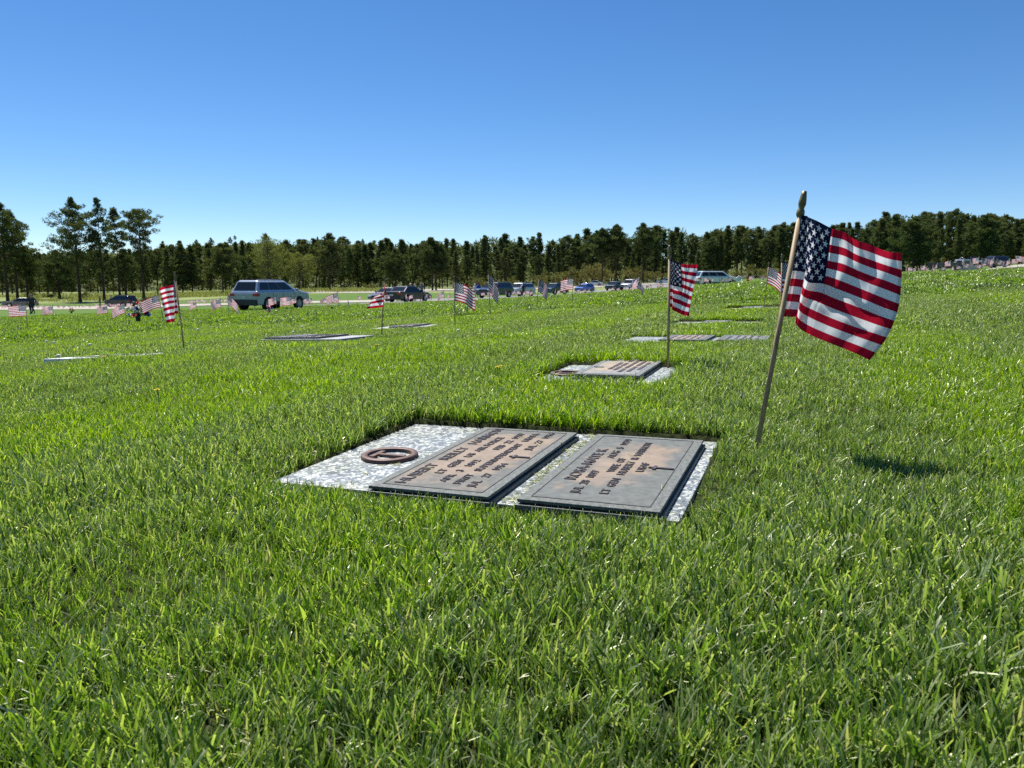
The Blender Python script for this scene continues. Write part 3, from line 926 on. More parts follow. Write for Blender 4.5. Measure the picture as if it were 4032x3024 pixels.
def sec_depth(s, t):
    d = np.interp(s, KN, [0, -.010, -.010, .014, .036, .030, -.01, -.02, -.06, -.09, -.13, -.16]) + 0 * t
    d = d - .06 * bumpf(t, .42, .16) * bumpf(s, .34, .12) + .03 * bumpf(s, .52, .04) * (1 - sss(.3, .7, t))
    return d - .03 * sss(.5, .9, t) * sss(.3, .5, s) + .012 * np.sin(s * 20 + t * 6) * sss(.4, .6, s)
traced_flag((2630, 1449), (2637, 965), [
    (0, [(298, 250), (325, 250), (348, 256), (345, 262), (350, 268), (380, 275), (480, 306), (530, 318), (580, 322), (640, 322), (700, 324), (755, 326)]),
    (.54, [(300, 640), (325, 640), (349, 642), (344, 648), (342, 652), (362, 656), (488, 682), (528, 700), (563, 714), (596, 730), (628, 745), (660, 757)]),
    (1, [(300, 982), (325, 983), (346, 985), (342, 1000), (340, 1015), (352, 1032), (402, 1057), (450, 1078), (490, 1098), (530, 1110), (570, 1118), (603, 1125)])],
    KN, 560 / 2212, (2560, 960), sec_depth, 'upright flag with a folded star field beside the second marker', (110, 60))

def left_depth(s, t): return np.interp(s, [0, .15, .28, .4, .6, .8, 1], [0, .05, .10, .06, -.02, -.10, -.17]) + .03 * np.sin(s * 14 + t * 3) * s
traced_flag((728, 1402), (687, 1070), [
    (0, [(657, 135), (648, 150), (641, 195), (642, 236), (575, 255), (505, 268), (420, 298)]),
    (.54, [(692, 430), (678, 432), (660, 450), (654, 515), (596, 532), (540, 548), (476, 572)]),
    (1, [(719, 690), (700, 692), (664, 700), (662, 800), (622, 815), (582, 826), (538, 840)])],
    [0, .15, .28, .4, .6, .8, 1], 560 / 2212, (520, 1060), left_depth, 'tall leaning flag with hanging red stripes beside the white left marker', (80, 50))

def twist_depth(s, t): return .05 * np.sin(s * 9 + t * 4) * s + np.interp(s, [0, .4, 1], [0, -.06, -.10]) - .05 * sss(.5, .7, t)
traced_flag((1502, 1330), (1515, 1085), [
    (0, [(1866, 205), (1856, 208), (1850, 212), (1868, 262), (1886, 310), (1900, 354)]),
    (.50, [(1858, 395), (1852, 397), (1842, 400), (1800, 418), (1745, 432), (1698, 446)]),
    (.58, [(1856, 405), (1840, 408), (1800, 414), (1758, 428), (1716, 442), (1690, 456)]),
    (1, [(1850, 590), (1815, 594), (1768, 599), (1706, 605), (1646, 609), (1588, 613)])],
    [0, .2, .4, .6, .8, 1], 560 / 2212, (1040, 1060), twist_depth, 'bright red and white flag twisted on its stick before the black saloon', (70, 50))

def cloth_mesh(L, pd, side, yaw, droop, amp, waves, phase, ns=40, nt=22, furl=0.0):
    """flag in its pole's frame; L scales it, pd is the pole direction, side +1 flies right"""
    h, F = FH * L, FF * L
    s = np.linspace(0, 1, ns); tt = np.linspace(0, 1, nt)
    S, T = np.meshgrid(s, tt)
    th = yaw + amp * np.sin(2 * np.pi * (waves * S + phase) + T * 1.3) * np.minimum(1, S * 4)
    dr = R(droop) * np.minimum(1, .35 + S)
    dx = np.cos(th) * np.cos(dr) * (1 - furl); dy = np.sin(th) * np.cos(dr)
    ds = F / (ns - 1)
    x = np.cumsum(dx, 1) * ds - dx * ds; y = np.cumsum(dy, 1) * ds - dy * ds
    z = -(np.cumsum(np.sin(dr), 1) * ds - np.sin(dr) * ds)
    top = pd * 1.0
    o = Vector(pd) ; u = o.normalized(); Lp = o.length
    a = u * (Lp - .068 * 1)
    X = a.x - u.x * T * h + side * x; Yy = a.y - u.y * T * h - y; Z = a.z - u.z * T * h + z
    V = np.stack([X, Yy, Z], 2).reshape(-1, 3); uv = np.stack([S, T], 2).reshape(-1, 2)
    return np_mesh('cloth', V, grid_faces(nt, ns), FM, True, uv)
def stick_flag(ub, vb, ut, vt, side, yaw, droop, amp, waves, phase, label, furl=0.0, Yf=None):
    P = hit(ub, vb) if Yf is None else None
    if P is None:
        a, b = ray(ub, vb); P = Vector((a * Yf, Yf, hz(a * Yf, Yf)))
    T = at(ut, vt, P.y) - P
    L = T.length / .72
    root = empty('grave_flag', P, label=label, cat='flag', group='small flags on wooden sticks')
    pole_parts(root, T, 8)
    link(bpy.data.objects.new('cloth', cloth_mesh(L, T, side, R(yaw), droop, R(amp), waves, phase, furl=furl)), root)
    return root
MF = [
 (109, 1304, 101, 1191, -1, 10, 4, 22, 1.2, .1, 'flag flying left at the far left of the lawn, beside the drive'),
 (209, 1272, 208, 1200, -1, 20, 12, 40, 1.0, .3, 'small crumpled flag flying left, second from the left edge'),
 (427, 1268, 421, 1199, -1, 15, 10, 30, 1.3, .6, 'faded flag flying left between the standing person and the bouquet'),
 (499, 1280, 487, 1189, -1, 25, 32, 35, 1.2, .2, 'flag drooping left just left of the flower bouquet'),
 (648, 1278, 621, 1151, -1, 8, 26, 22, 1.1, .5, 'flag with sunlit stars right of the flower bouquet on a leaning stick'),
 (778, 1237, 771, 1184, -1, 20, 38, 30, 1, .2, 'grey drooping flag right of the tall leaning flag'),
 (876, 1252, 867, 1171, -1, 50, 22, 30, 1, .4, 'left one of two overlapping flags before the silver SUV rear'),
 (902, 1261, 895, 1149, 1, 20, 50, 22, 1.1, .0, 'right one of two overlapping flags, draped in shade before the silver SUV'),
 (1092, 1236, 1086, 1161, -1, 60, 16, 30, 1.2, .7, 'narrow flag in front of the silver SUV rear wheel'),
 (1146, 1246, 1145, 1160, -1, 46, 4, 30, 1.3, .1, 'flag in front of the silver SUV middle door'),
 (1222, 1222, 1215, 1169, -1, 52, 22, 30, 1, .3, 'flag in front of the silver SUV front bumper'),
 (1337, 1233, 1328, 1146, -1, 12, 22, 28, 1.8, .2, 'wavy flag flying left above a dark vase, right of the silver SUV'),
 (1283, 1209, 1278, 1171, -1, 20, 25, 30, 1, .5, 'small pinkish flag just left of the dark vase'),
 (1369, 1216, 1370, 1179, 1, 65, 50, 20, 1, .5, 'small dark flag hanging limp right of the dark vase'),
 (1694, 1199, 1687, 1149, 1, 60, 40, 20, 1, .1, 'thin flag hanging right of the black sedan'),
 (1751, 1202, 1747, 1141, -1, 35, 35, 25, 1, .4, 'flag drooping left between the black sedan and the waving flag'),
 (1774, 1190, 1771, 1150, -1, 68, 40, 20, 1, .1, 'tiny upright furled flag between the black sedan and the waving flag'),
 (1792, 1288, 1788, 1088, 1, 38, 24, 30, 1.4, .2, 'dark starred flag waving right in the middle distance'),
 (1931, 1246, 1922, 1063, 1, 66, 38, 18, 1.4, .5, 'tall narrow furled flag in front of the dark blue SUV'),
 (1947, 1189, 1943, 1138, -1, 20, 20, 25, 1, .4, 'small pink flag behind the tall furled flag'),
 (2113, 1219, 2123, 1086, 1, 62, 30, 18, 1.2, .4, 'narrow flag with pale star field before the teal SUV'),
 (2253, 1200, 2258, 1086, -1, 36, 8, 26, 1.2, .3, 'flag flying left with bright horizontal stripes before the blue car'),
 (2517, 1168, 2517, 1080, -1, 40, 48, 22, 1, .1, 'dark drooping flag right of the white pickup'),
 (2508, 1171, 2512, 1100, 1, 50, 45, 20, 1, .6, 'shorter stick flag overlapping the dark drooping flag'),
 (3008, 1209, 3028, 1032, 1, 20, 52, 20, 1, .2, 'shaded flag sagging right on a leaning stick, left of two behind the nearest flag'),
 (3074, 1322, 3079, 1000, 1, 64, 12, 22, 1, .3, 'flag with sunlit stars mostly hidden behind the nearest flag stick'),
 (3108, 1262, 3094, 1024, 1, 66, 8, 22, 1, .7, 'pale flag edge seen behind the nearest flag stick'),
]
for m_ in MF: stick_flag(*m_)
stick_flag(4012, 1062, 3996, 1001, 1, 20, 12, 30, 1.5, .2, 'flag flying right on the crest at the right edge of the picture', Yf=36)

# tiny flags: a few prototypes, then copies
def tiny_proto(side, yaw, droop, amp):
    T = Vector((0, 0, .72))
    b = MB(); b.tube([(0, 0, -.05), (0, 0, .70)], .006, 5)
    pm = b.mesh('pole', WOOD)
    return pm, cloth_mesh(1.0, T, side, R(yaw), droop, R(amp), 1.1, .3, ns=12, nt=14)
PROTO = [tiny_proto(-1, 20, 10, 30), tiny_proto(-1, 60, 30, 20), tiny_proto(1, 30, 20, 25), tiny_proto(-1, 30, 50, 20), tiny_proto(1, 65, 10, 20)]
def tiny_flag(P, k, lean, sc, label, group):
    root = empty('grave_flag', P, label=label, cat='flag', group=group)
    root.rotation_euler = (0, lean, rnd.uniform(-.5, .5)); root.scale = (sc, sc, sc)
    for nm, me in zip(('pole', 'cloth'), PROTO[k]):
        link(bpy.data.objects.new(nm, me), root)
TF = [('tiny flag among those along the lawn edge in front of the silver SUV', 'tiny flags in front of the silver SUV',
       [(914, 1233, 44), (931, 1231, 46), (1028, 1226, 46), (1012, 1228, 44), (1167, 1220, 44)]),
      ('tiny pale flag among those in front of the black sedan', 'tiny flags in front of the black sedan',
       [(1602, 1204, 56), (1627, 1199, 60), (1674, 1199, 58), (1518, 1208, 56), (1535, 1206, 57), (1297, 1207, 56), (1340, 1206, 56), (1232, 1211, 52), (1409, 1193, 80)]),
      ('tiny flag among those before the row of oncoming parked cars', 'tiny flags before the oncoming cars',
       [(1909, 1178, 78), (1965, 1176, 72), (1990, 1175, 76), (2015, 1174, 76), (2030, 1173, 80), (2048, 1173, 78), (2070, 1171, 80), (2083, 1171, 78), (2100, 1171, 78), (2145, 1170, 80),
        (2188, 1169, 72), (2204, 1168, 76), (2215, 1168, 76), (2287, 1163, 84), (2305, 1163, 80), (2322, 1160, 86), (2346, 1158, 84), (2417, 1154, 86), (2460, 1150, 92), (2491, 1150, 78), (2441, 1152, 90)]),
      ('tiny flag among those along the pavement left of the white van', 'tiny flags left of the white van',
       [(2545, 1146, 78), (2567, 1144, 74), (2586, 1143, 78), (2602, 1142, 72), (2612, 1141, 74), (2636, 1138, 72), (2715, 1130, 66)]),
      ('tiny flag among those on the rise in front of the white van', 'tiny flags in front of the white van',
       [(2752, 1131, 60), (2789, 1127, 60), (2808, 1127, 58), (2866, 1122, 62), (2880, 1119, 64), (2892, 1119, 64), (2965, 1114, 66), (2990, 1113, 66), (2835, 1124, 62)]),
      ('tiny flag among those behind the grass crest near the dump truck', 'tiny flags behind the crest by the dump truck',
       [(3570, 0, 62), (3582, 0, 70), (3589, 0, 60), (3616, 0, 58), (3627, 0, 60), (3643, 0, 52), (3670, 0, 50), (3687, 0, 48), (3680, 0, 70), (3724, 0, 70), (3741, 0, 46), (3752, 0, 66), (3765, 0, 68),
        (3796, 0, 52), (3845, 0, 60), (3832, 0, 66), (3864, 0, 48), (3880, 0, 46), (3815, 0, 72), (3706, 0, 74), (3655, 0, 74), (3604, 0, 74)]),
      ('larger tilted flag among those on the crest right of the dump truck', 'flags on the crest right of the dump truck',
       [(3852, 0, 37), (3867, 0, 38), (3910, 0, 37), (3918, 0, 46), (3977, 0, 42), (4005, 0, 45), (4020, 0, 48)])]
NEARBY = [(1909, 'before the dark blue SUV nose'), (1975, 'before the dark blue SUV side'), (2022, 'before the silver white SUV windscreen'), (2078, 'right of the silver white SUV'), (2150, 'left of the teal SUV'), (2205, 'before the teal SUV side'),
          (2300, 'before the bright blue SUV'), (2380, 'left of the dark green SUV'), (2450, 'by the red flowers'), (2495, 'before the white pickup'), (2555, 'right of the drooping dark flag'), (2607, 'left of the folded star flag'), (2700, 'behind the folded star flag'),
          (2752, 'at the pale SUV rear'), (2800, 'at the pale SUV middle door'), (2870, 'at the pale SUV bonnet'), (2975, 'right of the wreath'), (3580, 'next to the nearest flag edge'), (3622, 'between the nearest flag and the truck'), (3672, 'before the rear of the truck bed'),
          (3735, 'before the front of the truck bed'), (3795, 'before the truck cab'), (3850, 'by the truck hood'), (3915, 'over the dark car roof'), (3990, 'beside the pale road'), (1600, 'at the saloon rear wheel'), (1655, 'at the saloon front door'), (1525, 'at the saloon tail'),
          (1410, 'left of the twisted flag'), (1320, 'by the green vase'), (1232, 'by its front bumper'), (1167, 'by its front wheel'), (1018, 'by its rear wheel'), (922, 'by its rear bumper')]
for lab, grp, pts in TF:
    for u, v, Y in pts:
        nb_ = min(NEARBY, key=lambda q: abs(q[0] - u))[1]
        a, b = ray(u, max(v, 1060)); x = a * Y
        tiny_flag((x, Y, hz(x, Y)), rnd.randrange(5), rnd.uniform(-.12, .12), rnd.uniform(.95, 1.1), lab.split(' among those')[0] + (' in front of the silver SUV, ' + nb_ if 'silver SUV' in grp else ' of the scattered rows, ' + nb_), grp)
def rowlab(u):
    return min([(40, 'below the dark grey car'), (180, 'right of the walking pair'), (290, 'above the small red bunch'), (400, 'by the person in brown'), (500, 'behind the bouquet'), (640, 'left of the tall leaning flag'), (800, 'right of the tall leaning flag'),
                (930, 'left of the silver SUV rear'), (1080, 'behind the silver SUV')], key=lambda q: abs(q[0] - u))[1]
for i in range(86):   # the far row along the side road
    u = -30 + i * 12.6 + rnd.uniform(-4, 4)
    Y = 106 + rnd.uniform(-3, 3) if u < 560 else 98 - (u - 560) * .016 + rnd.uniform(-2, 2)
    if u > 900 and rnd.random() < .5: continue
    a, b = ray(u, 1210); x = a * Y
    tiny_flag((x, Y, hz(x, Y)), rnd.randrange(5), rnd.uniform(-.15, .15), 1.0, 'tiny flag in the long row before the side road, ' + rowlab(u), 'flag row before the side road')
# ------------------------------------------------------------------ trees
def bark_mat(name, a, b):
    t = MT(name, a, .9, spec=.2)
    p = t.coord(); mp = t.n('ShaderNodeMapping'); mp.inputs['Scale'].default_value = (3, 3, .7); t.l(p, mp.inputs[0])
    t.base(t.ramp(t.noise(mp.outputs[0], 2.5, 5, .65), [(.3, a), (.7, b)])); return t.m
BARK = bark_mat('pine_bark', (.030, .022, .016), (.085, .060, .042))
BARK2 = bark_mat('grey_bark', (.05, .045, .04), (.12, .105, .085))
def leaf_mat(name, lo, mid, hi, trans=.25):
    t = MT(name, mid, .6)
    a = t.n('ShaderNodeAttribute', attribute_name='lc')
    info = t.n('ShaderNodeObjectInfo').outputs['Random']
    sp = t.n('ShaderNodeSeparateColor'); t.l(a.outputs['Color'], sp.inputs[0])
    c = t.ramp(sp.outputs[0], [(0, lo), (.5, mid), (1, hi)])
    c = t.mix((E(t.nt, info) * .5).k, c, tuple(x * y for x, y in zip(hi, (1.1, .95, .9))))
    d = t.n('ShaderNodeBsdfDiffuse'); t.l(c, d.inputs[0])
    tr = t.n('ShaderNodeBsdfTranslucent'); t.l(t.mix(1.0, c, (1.2, 1.3, .6), 'MULTIPLY'), tr.inputs[0])
    m = t.n('ShaderNodeMixShader'); m.inputs[0].default_value = trans
    t.l(d.outputs[0], m.inputs[1]); t.l(tr.outputs[0], m.inputs[2]); t.l(m.outputs[0], t.out.inputs[0])
    return t.m
NEEDLE = leaf_mat('pine_needles', (.026, .042, .019), (.064, .090, .040), (.135, .158, .075), .30)
LEAF = leaf_mat('spring_leaves', (.07, .09, .03), (.14, .165, .055), (.23, .25, .09), .35)
SHRUBL = leaf_mat('shrub_leaves', (.06, .065, .03), (.12, .125, .05), (.21, .20, .09), .3)

def puff_leaves(g, C, rad, per, size, flat=.6):
    """leaf-size triangles clustered round each centre C (n,3) with radius rad (n)"""
    n = len(C); N = n * per
    d = g.normal(size=(N, 3)); d /= np.linalg.norm(d, axis=1)[:, None]
    q = g.uniform(.25, 1, N) ** .5
    P = np.repeat(C, per, 0) + d * (q * np.repeat(rad, per))[:, None] * [1, 1, flat]
    a = d * .6 + g.normal(size=(N, 3)) * .7 + [0, 0, .25]; a /= np.linalg.norm(a, axis=1)[:, None]
    b = np.cross(a, g.normal(size=(N, 3))); b /= np.linalg.norm(b, axis=1)[:, None]
    L = size * g.uniform(.6, 1.4, N)[:, None]; W = L * .42
    V = np.stack([P - b * W * .5, P + b * W * .5, P + a * L + b * W * .15, P + a * L - b * W * .15], 1).reshape(-1, 3)
    F = np.arange(N * 4).reshape(N, 4)
    shade = np.clip(np.repeat(g.uniform(0, 1, n), per) * .55 + g.uniform(0, .45, N), 0, 1)
    return V, F, np.repeat(shade, 4)
def crown_mesh(name, V, F, sh, mat):
    me = np_mesh(name, V, F, mat, False)
    ca = me.color_attributes.new('lc', 'FLOAT_COLOR', 'POINT')
    ca.data.foreach_set('color', np.stack([sh, sh, sh, np.ones_like(sh)], 1).astype(np.float32).ravel())
    return me
def pine_meshes(seed, H, base=.35, R0=2.6, nb=60, per=46, size=.30, shape='round', lean=0.0, tr=.20, mat=None, bark=None, open_=.0):
    """ponderosa pine: bare tapering trunk, whorled limbs, needle clumps at the limb ends; returns (trunk mesh, crown mesh)"""
    g = np.random.default_rng(seed); r = random.Random(seed)
    mb = MB()
    bend = [(r.uniform(-1, 1) * .02 * H, r.uniform(-1, 1) * .02 * H) for _ in range(6)]
    def axis(t):
        k = t * 5; i = min(int(k), 4); f = k - i
        x = bend[i][0] * (1 - f) + bend[i + 1][0] * f; y = bend[i][1] * (1 - f) + bend[i + 1][1] * f
        return Vector((x * t + lean * H * t, y * t, H * t))
    ts = [0, .02, .06, .15, .3, .45, .6, .75, .88, .985]
    mb.tube([axis(t) for t in ts], [tr * (1.35 if t == 0 else 1.12 if t < .03 else 1) * (1 - t * .9) for t in ts], 8)
    C = []; Rr = []
    for i in range(nb):
        t = base + (1 - base) * ((i + r.random()) / nb) ** .92
        f = (t - base) / (1 - base)
        if shape == 'round': prof = (math.sin(math.pi * min(1, f * .80 + .20)) ** .7) * (1 - .45 * f ** 3) * (1 if f < .8 else 1 - (f - .8) * 3.0)
        elif shape == 'flat': prof = .5 + .6 * f if f < .75 else 1.0 - (f - .75) * 2.8
        else: prof = (1 - f) ** .75 * (.45 + .55 * min(1, f * 4))
        L = max(.25, R0 * prof * r.uniform(.55, 1.12))
        az = i * 2.4 + r.uniform(-.5, .5)
        p0 = axis(t); up = r.uniform(-.05, .35) + f * .35
        d = Vector((math.cos(az), math.sin(az), up))
        p1 = p0 + d * L * .55; p2 = p0 + d * L + Vector((0, 0, .12 * L))
        mb.tube([p0, p1, p2], [tr * .30 * (1 - f * .6), tr * .18 * (1 - f * .6), .02], 4, 0, False)
        k = max(2, int(L * 1.9))
        for j in range(k):
            s = .42 + .60 * (j + r.random()) / k
            if r.random() < open_: continue
            q = p0.lerp(p2, s) + Vector((r.gauss(0, .22), r.gauss(0, .22), r.gauss(.05, .16))) * (.5 + .35 * L)
            C.append(q); Rr.append(r.uniform(.34, .62) * (.75 + .14 * L))
    for j in range(5): C.append(axis(.985) + Vector((r.gauss(0, .12), r.gauss(0, .12), r.uniform(-.6, .45)))); Rr.append(.26)
    V, F, sh = puff_leaves(g, np.array([tuple(c) for c in C]), np.array(Rr), per, size)
    return mb.mesh('trunk', bark or BARK), crown_mesh('crown', V, F, sh, mat or NEEDLE)
def place_tree(name, meshes, P, sc, rz, label, cat, group, sx=1.0):
    root = empty(name, P, rz, label, cat, group)
    root.scale = (sc * sx, sc * sx, sc)
    for nm, me in zip(('trunk', 'crown'), meshes):
        link(bpy.data.objects.new(nm, me), root)
    return root
def elev(u, v, Y): return CAMH + ray(u, v)[1] * Y

# the group of tall pines at the left
LP = [  # base u, v, Y, top v, crown width px, crown base frac, shape, label
 (32, 1193, 148, 795, 150, .34, 'round', 'tall dense pine cut by the left edge of the picture'),
 (70, 1181, 158, 842, 130, .40, 'round', 'dense round pine second from the left edge'),
 (-60, 1188, 152, 800, 150, .30, 'round', 'dense pine partly outside the picture at the left edge'),
 (111, 1177, 162, 985, 110, .38, 'flat', 'shorter dark pine between the two tall left hand clumps'),
 (316, 1189, 150, 784, 190, .30, 'round', 'broad tall pine with a thick dark trunk left of the slim pines'),
 (411, 1185, 152, 784, 96, .46, 'round', 'tallest slim pine with a long bare trunk beside the broad pine'),
 (472, 1167, 166, 820, 84, .48, 'round', 'slim pine with a bare trunk, middle one of the slim trio'),
 (567, 1180, 155, 834, 150, .40, 'flat', 'open crowned pine at the right end of the left group'),
 (497, 1168, 168, 1000, 70, .45, 'round', 'small pine with a leaning trunk between the slim pines'),
 (235, 1170, 172, 1000, 150, .20, 'round', 'low bushy pine behind the broad pine'),
]
for i, (u, v, Y, vt, wpx, cb, shp, lab) in enumerate(LP):
    a, b = ray(u, v); z = hz(a * Y, Y); H = elev(u, vt, Y) - z
    R0 = wpx / FPX * Y / 2
    m_ = pine_meshes(100 + i, H, cb, R0 * 1.10, int(30 + R0 * 7), 62, .30, shp, (-.035 if i == 8 else -.004 * (u < 600)), .24 + .05 * R0 / 3, open_=.34 if shp == 'flat' else .26)
    place_tree('pine_tree', m_, (a * Y, Y, z - .1), 1.0, 0, lab, 'pine tree', 'tall pines in the left hand group')

VAR = [pine_meshes(300 + i, 16, [.12, .25, .38, .18, .30, .10, .42, .22][i], [2.5, 2.2, 2.3, 2.9, 2.5, 2.1, 2.0, 2.6][i], [62, 56, 50, 66, 58, 70, 46, 60][i], 44, .36,
                   ['cone', 'round', 'flat', 'round', 'cone', 'cone', 'round', 'flat'][i], 0, .19, open_=.16) for i in range(8)]
PROF = [(-200, 520), (150, 540), (340, 524), (400, 520), (480, 521), (560, 517), (640, 516), (700, 511), (760, 519), (830, 515), (900, 520), (960, 514), (1010, 518), (1060, 505), (1110, 510), (1160, 512), (1200, 515), (1260, 500), (1310, 500),
        (1360, 510), (1400, 499), (1420, 484), (1470, 487), (1500, 508), (1530, 495), (1580, 477), (1600, 487), (1650, 490), (1690, 480), (1780, 487), (1850, 480), (1900, 466), (1960, 460), (2000, 460), (2040, 456), (2100, 460), (2160, 466), (2300, 470)]
BASEV = [(-400, 1168), (600, 1162), (900, 1150), (1500, 1142), (2000, 1130), (2300, 1120), (2600, 1110), (3000, 1092), (3400, 1078), (4032, 1060), (4500, 1050)]
def prof(u): return float(np.interp(u / 1.823, [a for a, b in PROF], [b for a, b in PROF])) * 1.823
def wood_band(y0, y1, step, lo, hi, lab, grp):
    u = -260
    while u < 4300:
        u += step * rnd.uniform(.6, 1.4)
        Y = rnd.uniform(y0, y1)
        if u > 3300: Y *= .92
        vt = prof(u) + rnd.uniform(lo, hi) - (12 if rnd.random() < .1 else 0)
        if u < 640: vt = max(vt, 985) + rnd.uniform(-8, 20)
        a, b = ray(u, 1150); x = a * Y
        vb = np.interp(u, [q[0] for q in BASEV], [q[1] for q in BASEV])
        z = min(elev(u, vb + 3, Y), hz(x, Y)) if Y < 240 else elev(u, vb + 3, Y)
        z = elev(u, vb + 3, Y)
        H = elev(u, vt, Y) - z
        if H < 5: H = 5
        place_tree('pine_tree', VAR[rnd.randrange(8)], (x, Y, z - .1), H / 16, rnd.uniform(0, 6.28), lab + lm(u), 'pine tree', grp, rnd.uniform(.95, 1.5))
LM = [(-100, 'behind the left edge pines'), (230, 'behind the broad left pine'), (520, 'behind the slim left pines'), (760, 'between the slim pines and the silver SUV'), (1050, 'behind the silver SUV'), (1330, 'right of the silver SUV'),
      (1600, 'behind the black saloon'), (1880, 'behind the pair in white and blue'), (2080, 'behind the silver white oncoming SUV'), (2300, 'behind the bright blue car'), (2500, 'behind the white pickup'), (2680, 'behind the second flag'),
      (2900, 'above the pale green white SUV'), (3150, 'beside the nearest flag stick'), (3400, 'behind the nearest flag cloth'), (3700, 'above the dump truck'), (3980, 'at the right edge above the crest')]
def lm(u): return min(LM, key=lambda q: abs(q[0] - u))[1]
wood_band(205, 216, 58, 14, 78, 'pine in the front edge of the forest, ', 'pines along the forest edge')
wood_band(222, 236, 55, 0, 38, 'pine in the middle depth of the forest, ', 'pines deeper in the forest')
wood_band(246, 262, 55, -4, 22, 'pine top at the back of the forest, ', 'pines at the back of the forest')
def wood_mass():
    g = np.random.default_rng(77); n = 5200
    u = g.uniform(-450, 4500, n); Y = g.uniform(262, 282, n); x = (u - CX) / 3027 * Y
    vb = np.interp(u, [q[0] for q in BASEV], [q[1] for q in BASEV]); vt = np.interp(u, np.array([a for a, b in PROF]) * 1.823, [b * 1.823 for a, b in PROF]) + 26
    vt = np.where(u < 640, 1000, vt)
    v = vb + (vt - vb) * g.uniform(0, 1, n) ** .9
    z = CAMH + (-(v - HOR) / 3027) * Y
    V, F, sh = puff_leaves(g, np.stack([x, Y, z], 1), g.uniform(.9, 2.0, n), 16, 1.0, .8)
    o = bpy.data.objects.new('woods', crown_mesh('woods', V, F, sh, NEEDLE)); link(o); tag(o, 'dark mass of far woods filling the gaps behind the pines', 'woods', kind='stuff')
wood_mass()
# ground under the trees rises with them: a litter-covered bank
def forest_floor():
    us = np.linspace(-500, 4600, 220); rows = [(200, 2), (212, 1.0), (225, 3), (240, 3), (262, 3), (330, -12)]
    V = []
    for u in us:
        vb = np.interp(u, [q[0] for q in BASEV], [q[1] for q in BASEV])
        for Y, dv in rows:
            a, b = ray(u, 1150); x = a * Y
            z = elev(u, vb + dv, Y) if Y > 200 else min(hz(x, Y), elev(u, vb + 3, Y)) - .3
            V.append((x, Y, z))
    n = len(rows); F = [(i * n + j, (i + 1) * n + j, (i + 1) * n + j + 1, i * n + j + 1) for i in range(len(us) - 1) for j in range(n - 1)]
    t = MT('forest_floor', (.08, .07, .04), .95, spec=.1)
    t.base(t.ramp(t.noise(t.pos(), .35, 5, .7), [(.35, (.06, .05, .03)), (.5, (.045, .055, .022)), (.7, (.11, .10, .06))]))
    o = bpy.data.objects.new('forest_floor', np_mesh('forest_floor', V, F, t.m)); link(o); tag(o, kind='structure')
forest_floor()
# single trees standing in front of the forest
def decid(seed, H, R0, base, per=26, size=.24, open_=.25):
    return pine_meshes(seed, H, base, R0, 84, per, size, 'round', 0, .22, LEAF, BARK2, open_)
SING = [(1058, 1150, 176, 925, 178, .22, 'd', 'olive green bare branched broadleaf tree behind the silver SUV', 'broadleaf tree'),
        (879, 1161, 172, 965, 130, .35, 'p', 'olive pine with a straight dark trunk left of the silver SUV', 'pine tree'),
        (1180, 1150, 178, 1000, 150, .30, 'd', 'smaller yellow green broadleaf tree right of the bare branched one', 'broadleaf tree'),
        (1300, 1154, 165, 925, 118, .30, 'p', 'straight pine standing alone in front of the forest right of the silver SUV', 'pine tree'),
        (1558, 1136, 190, 985, 110, .18, 'p', 'lighter green bushy pine behind the twisted red and white flag', 'pine tree'),
        (1703, 1146, 170, 940, 120, .34, 'p', 'left pine of the close pair of trunks right of the black sedan', 'pine tree'),
        (1717, 1147, 171, 955, 100, .36, 'p', 'right pine of the close pair of trunks right of the black sedan', 'pine tree'),
        (2370, 1108, 186, 905, 100, .42, 'p', 'pine with a bare trunk behind the white saloon', 'pine tree'),
        (2424, 1106, 186, 890, 100, .45, 'p', 'pine with a bare trunk behind the dark oncoming SUV', 'pine tree'),
        (2530, 1106, 182, 885, 110, .40, 'p', 'pine with a bare trunk behind the dark drooping flag', 'pine tree'),
        (3590, 1082, 150, 865, 160, .25, 'p', 'large pine with a dark trunk right of the nearest flag', 'pine tree'),
        (3865, 1070, 150, 850, 130, .22, 'p', 'large dense pine above the crest behind the dump truck cab', 'pine tree')]
for i, (u, v, Y, vt, wpx, cb, kd, lab, cat_) in enumerate(SING):
    a, b = ray(u, v); z = elev(u, v, Y); H = elev(u, vt, Y) - z; R0 = wpx / FPX * Y / 2
    m_ = decid(500 + i, H, R0, cb) if kd == 'd' else pine_meshes(520 + i, H, cb, R0, 62, 58, .32, 'round', 0, .21, open_=.05)
    place_tree('broadleaf_tree' if kd == 'd' else 'pine_tree', m_, (a * Y, Y, z - .1), 1, 0, lab, cat_, 'single trees before the forest')
def shrub_mesh(seed, per=34):
    g = np.random.default_rng(seed); n = 26
    C = g.normal(size=(n, 3)) * [.75, .75, .45] + [0, 0, 1.15]; C[:, 2] = np.clip(C[:, 2], .25, 2.3)
    V, F, sh = puff_leaves(g, C, g.uniform(.3, .55, n), per, .22)
    mb = MB(); r = random.Random(seed)
    for k in range(6): mb.tube([(0, 0, -.1), (r.uniform(-.3, .3), r.uniform(-.3, .3), .7), (r.uniform(-.8, .8), r.uniform(-.8, .8), 1.6)], [.05, .03, .01], 4)
    return mb.mesh('stem', BARK2), crown_mesh('foliage', V, F, sh, SHRUBL)
SHR = [shrub_mesh(700 + i) for i in range(4)]
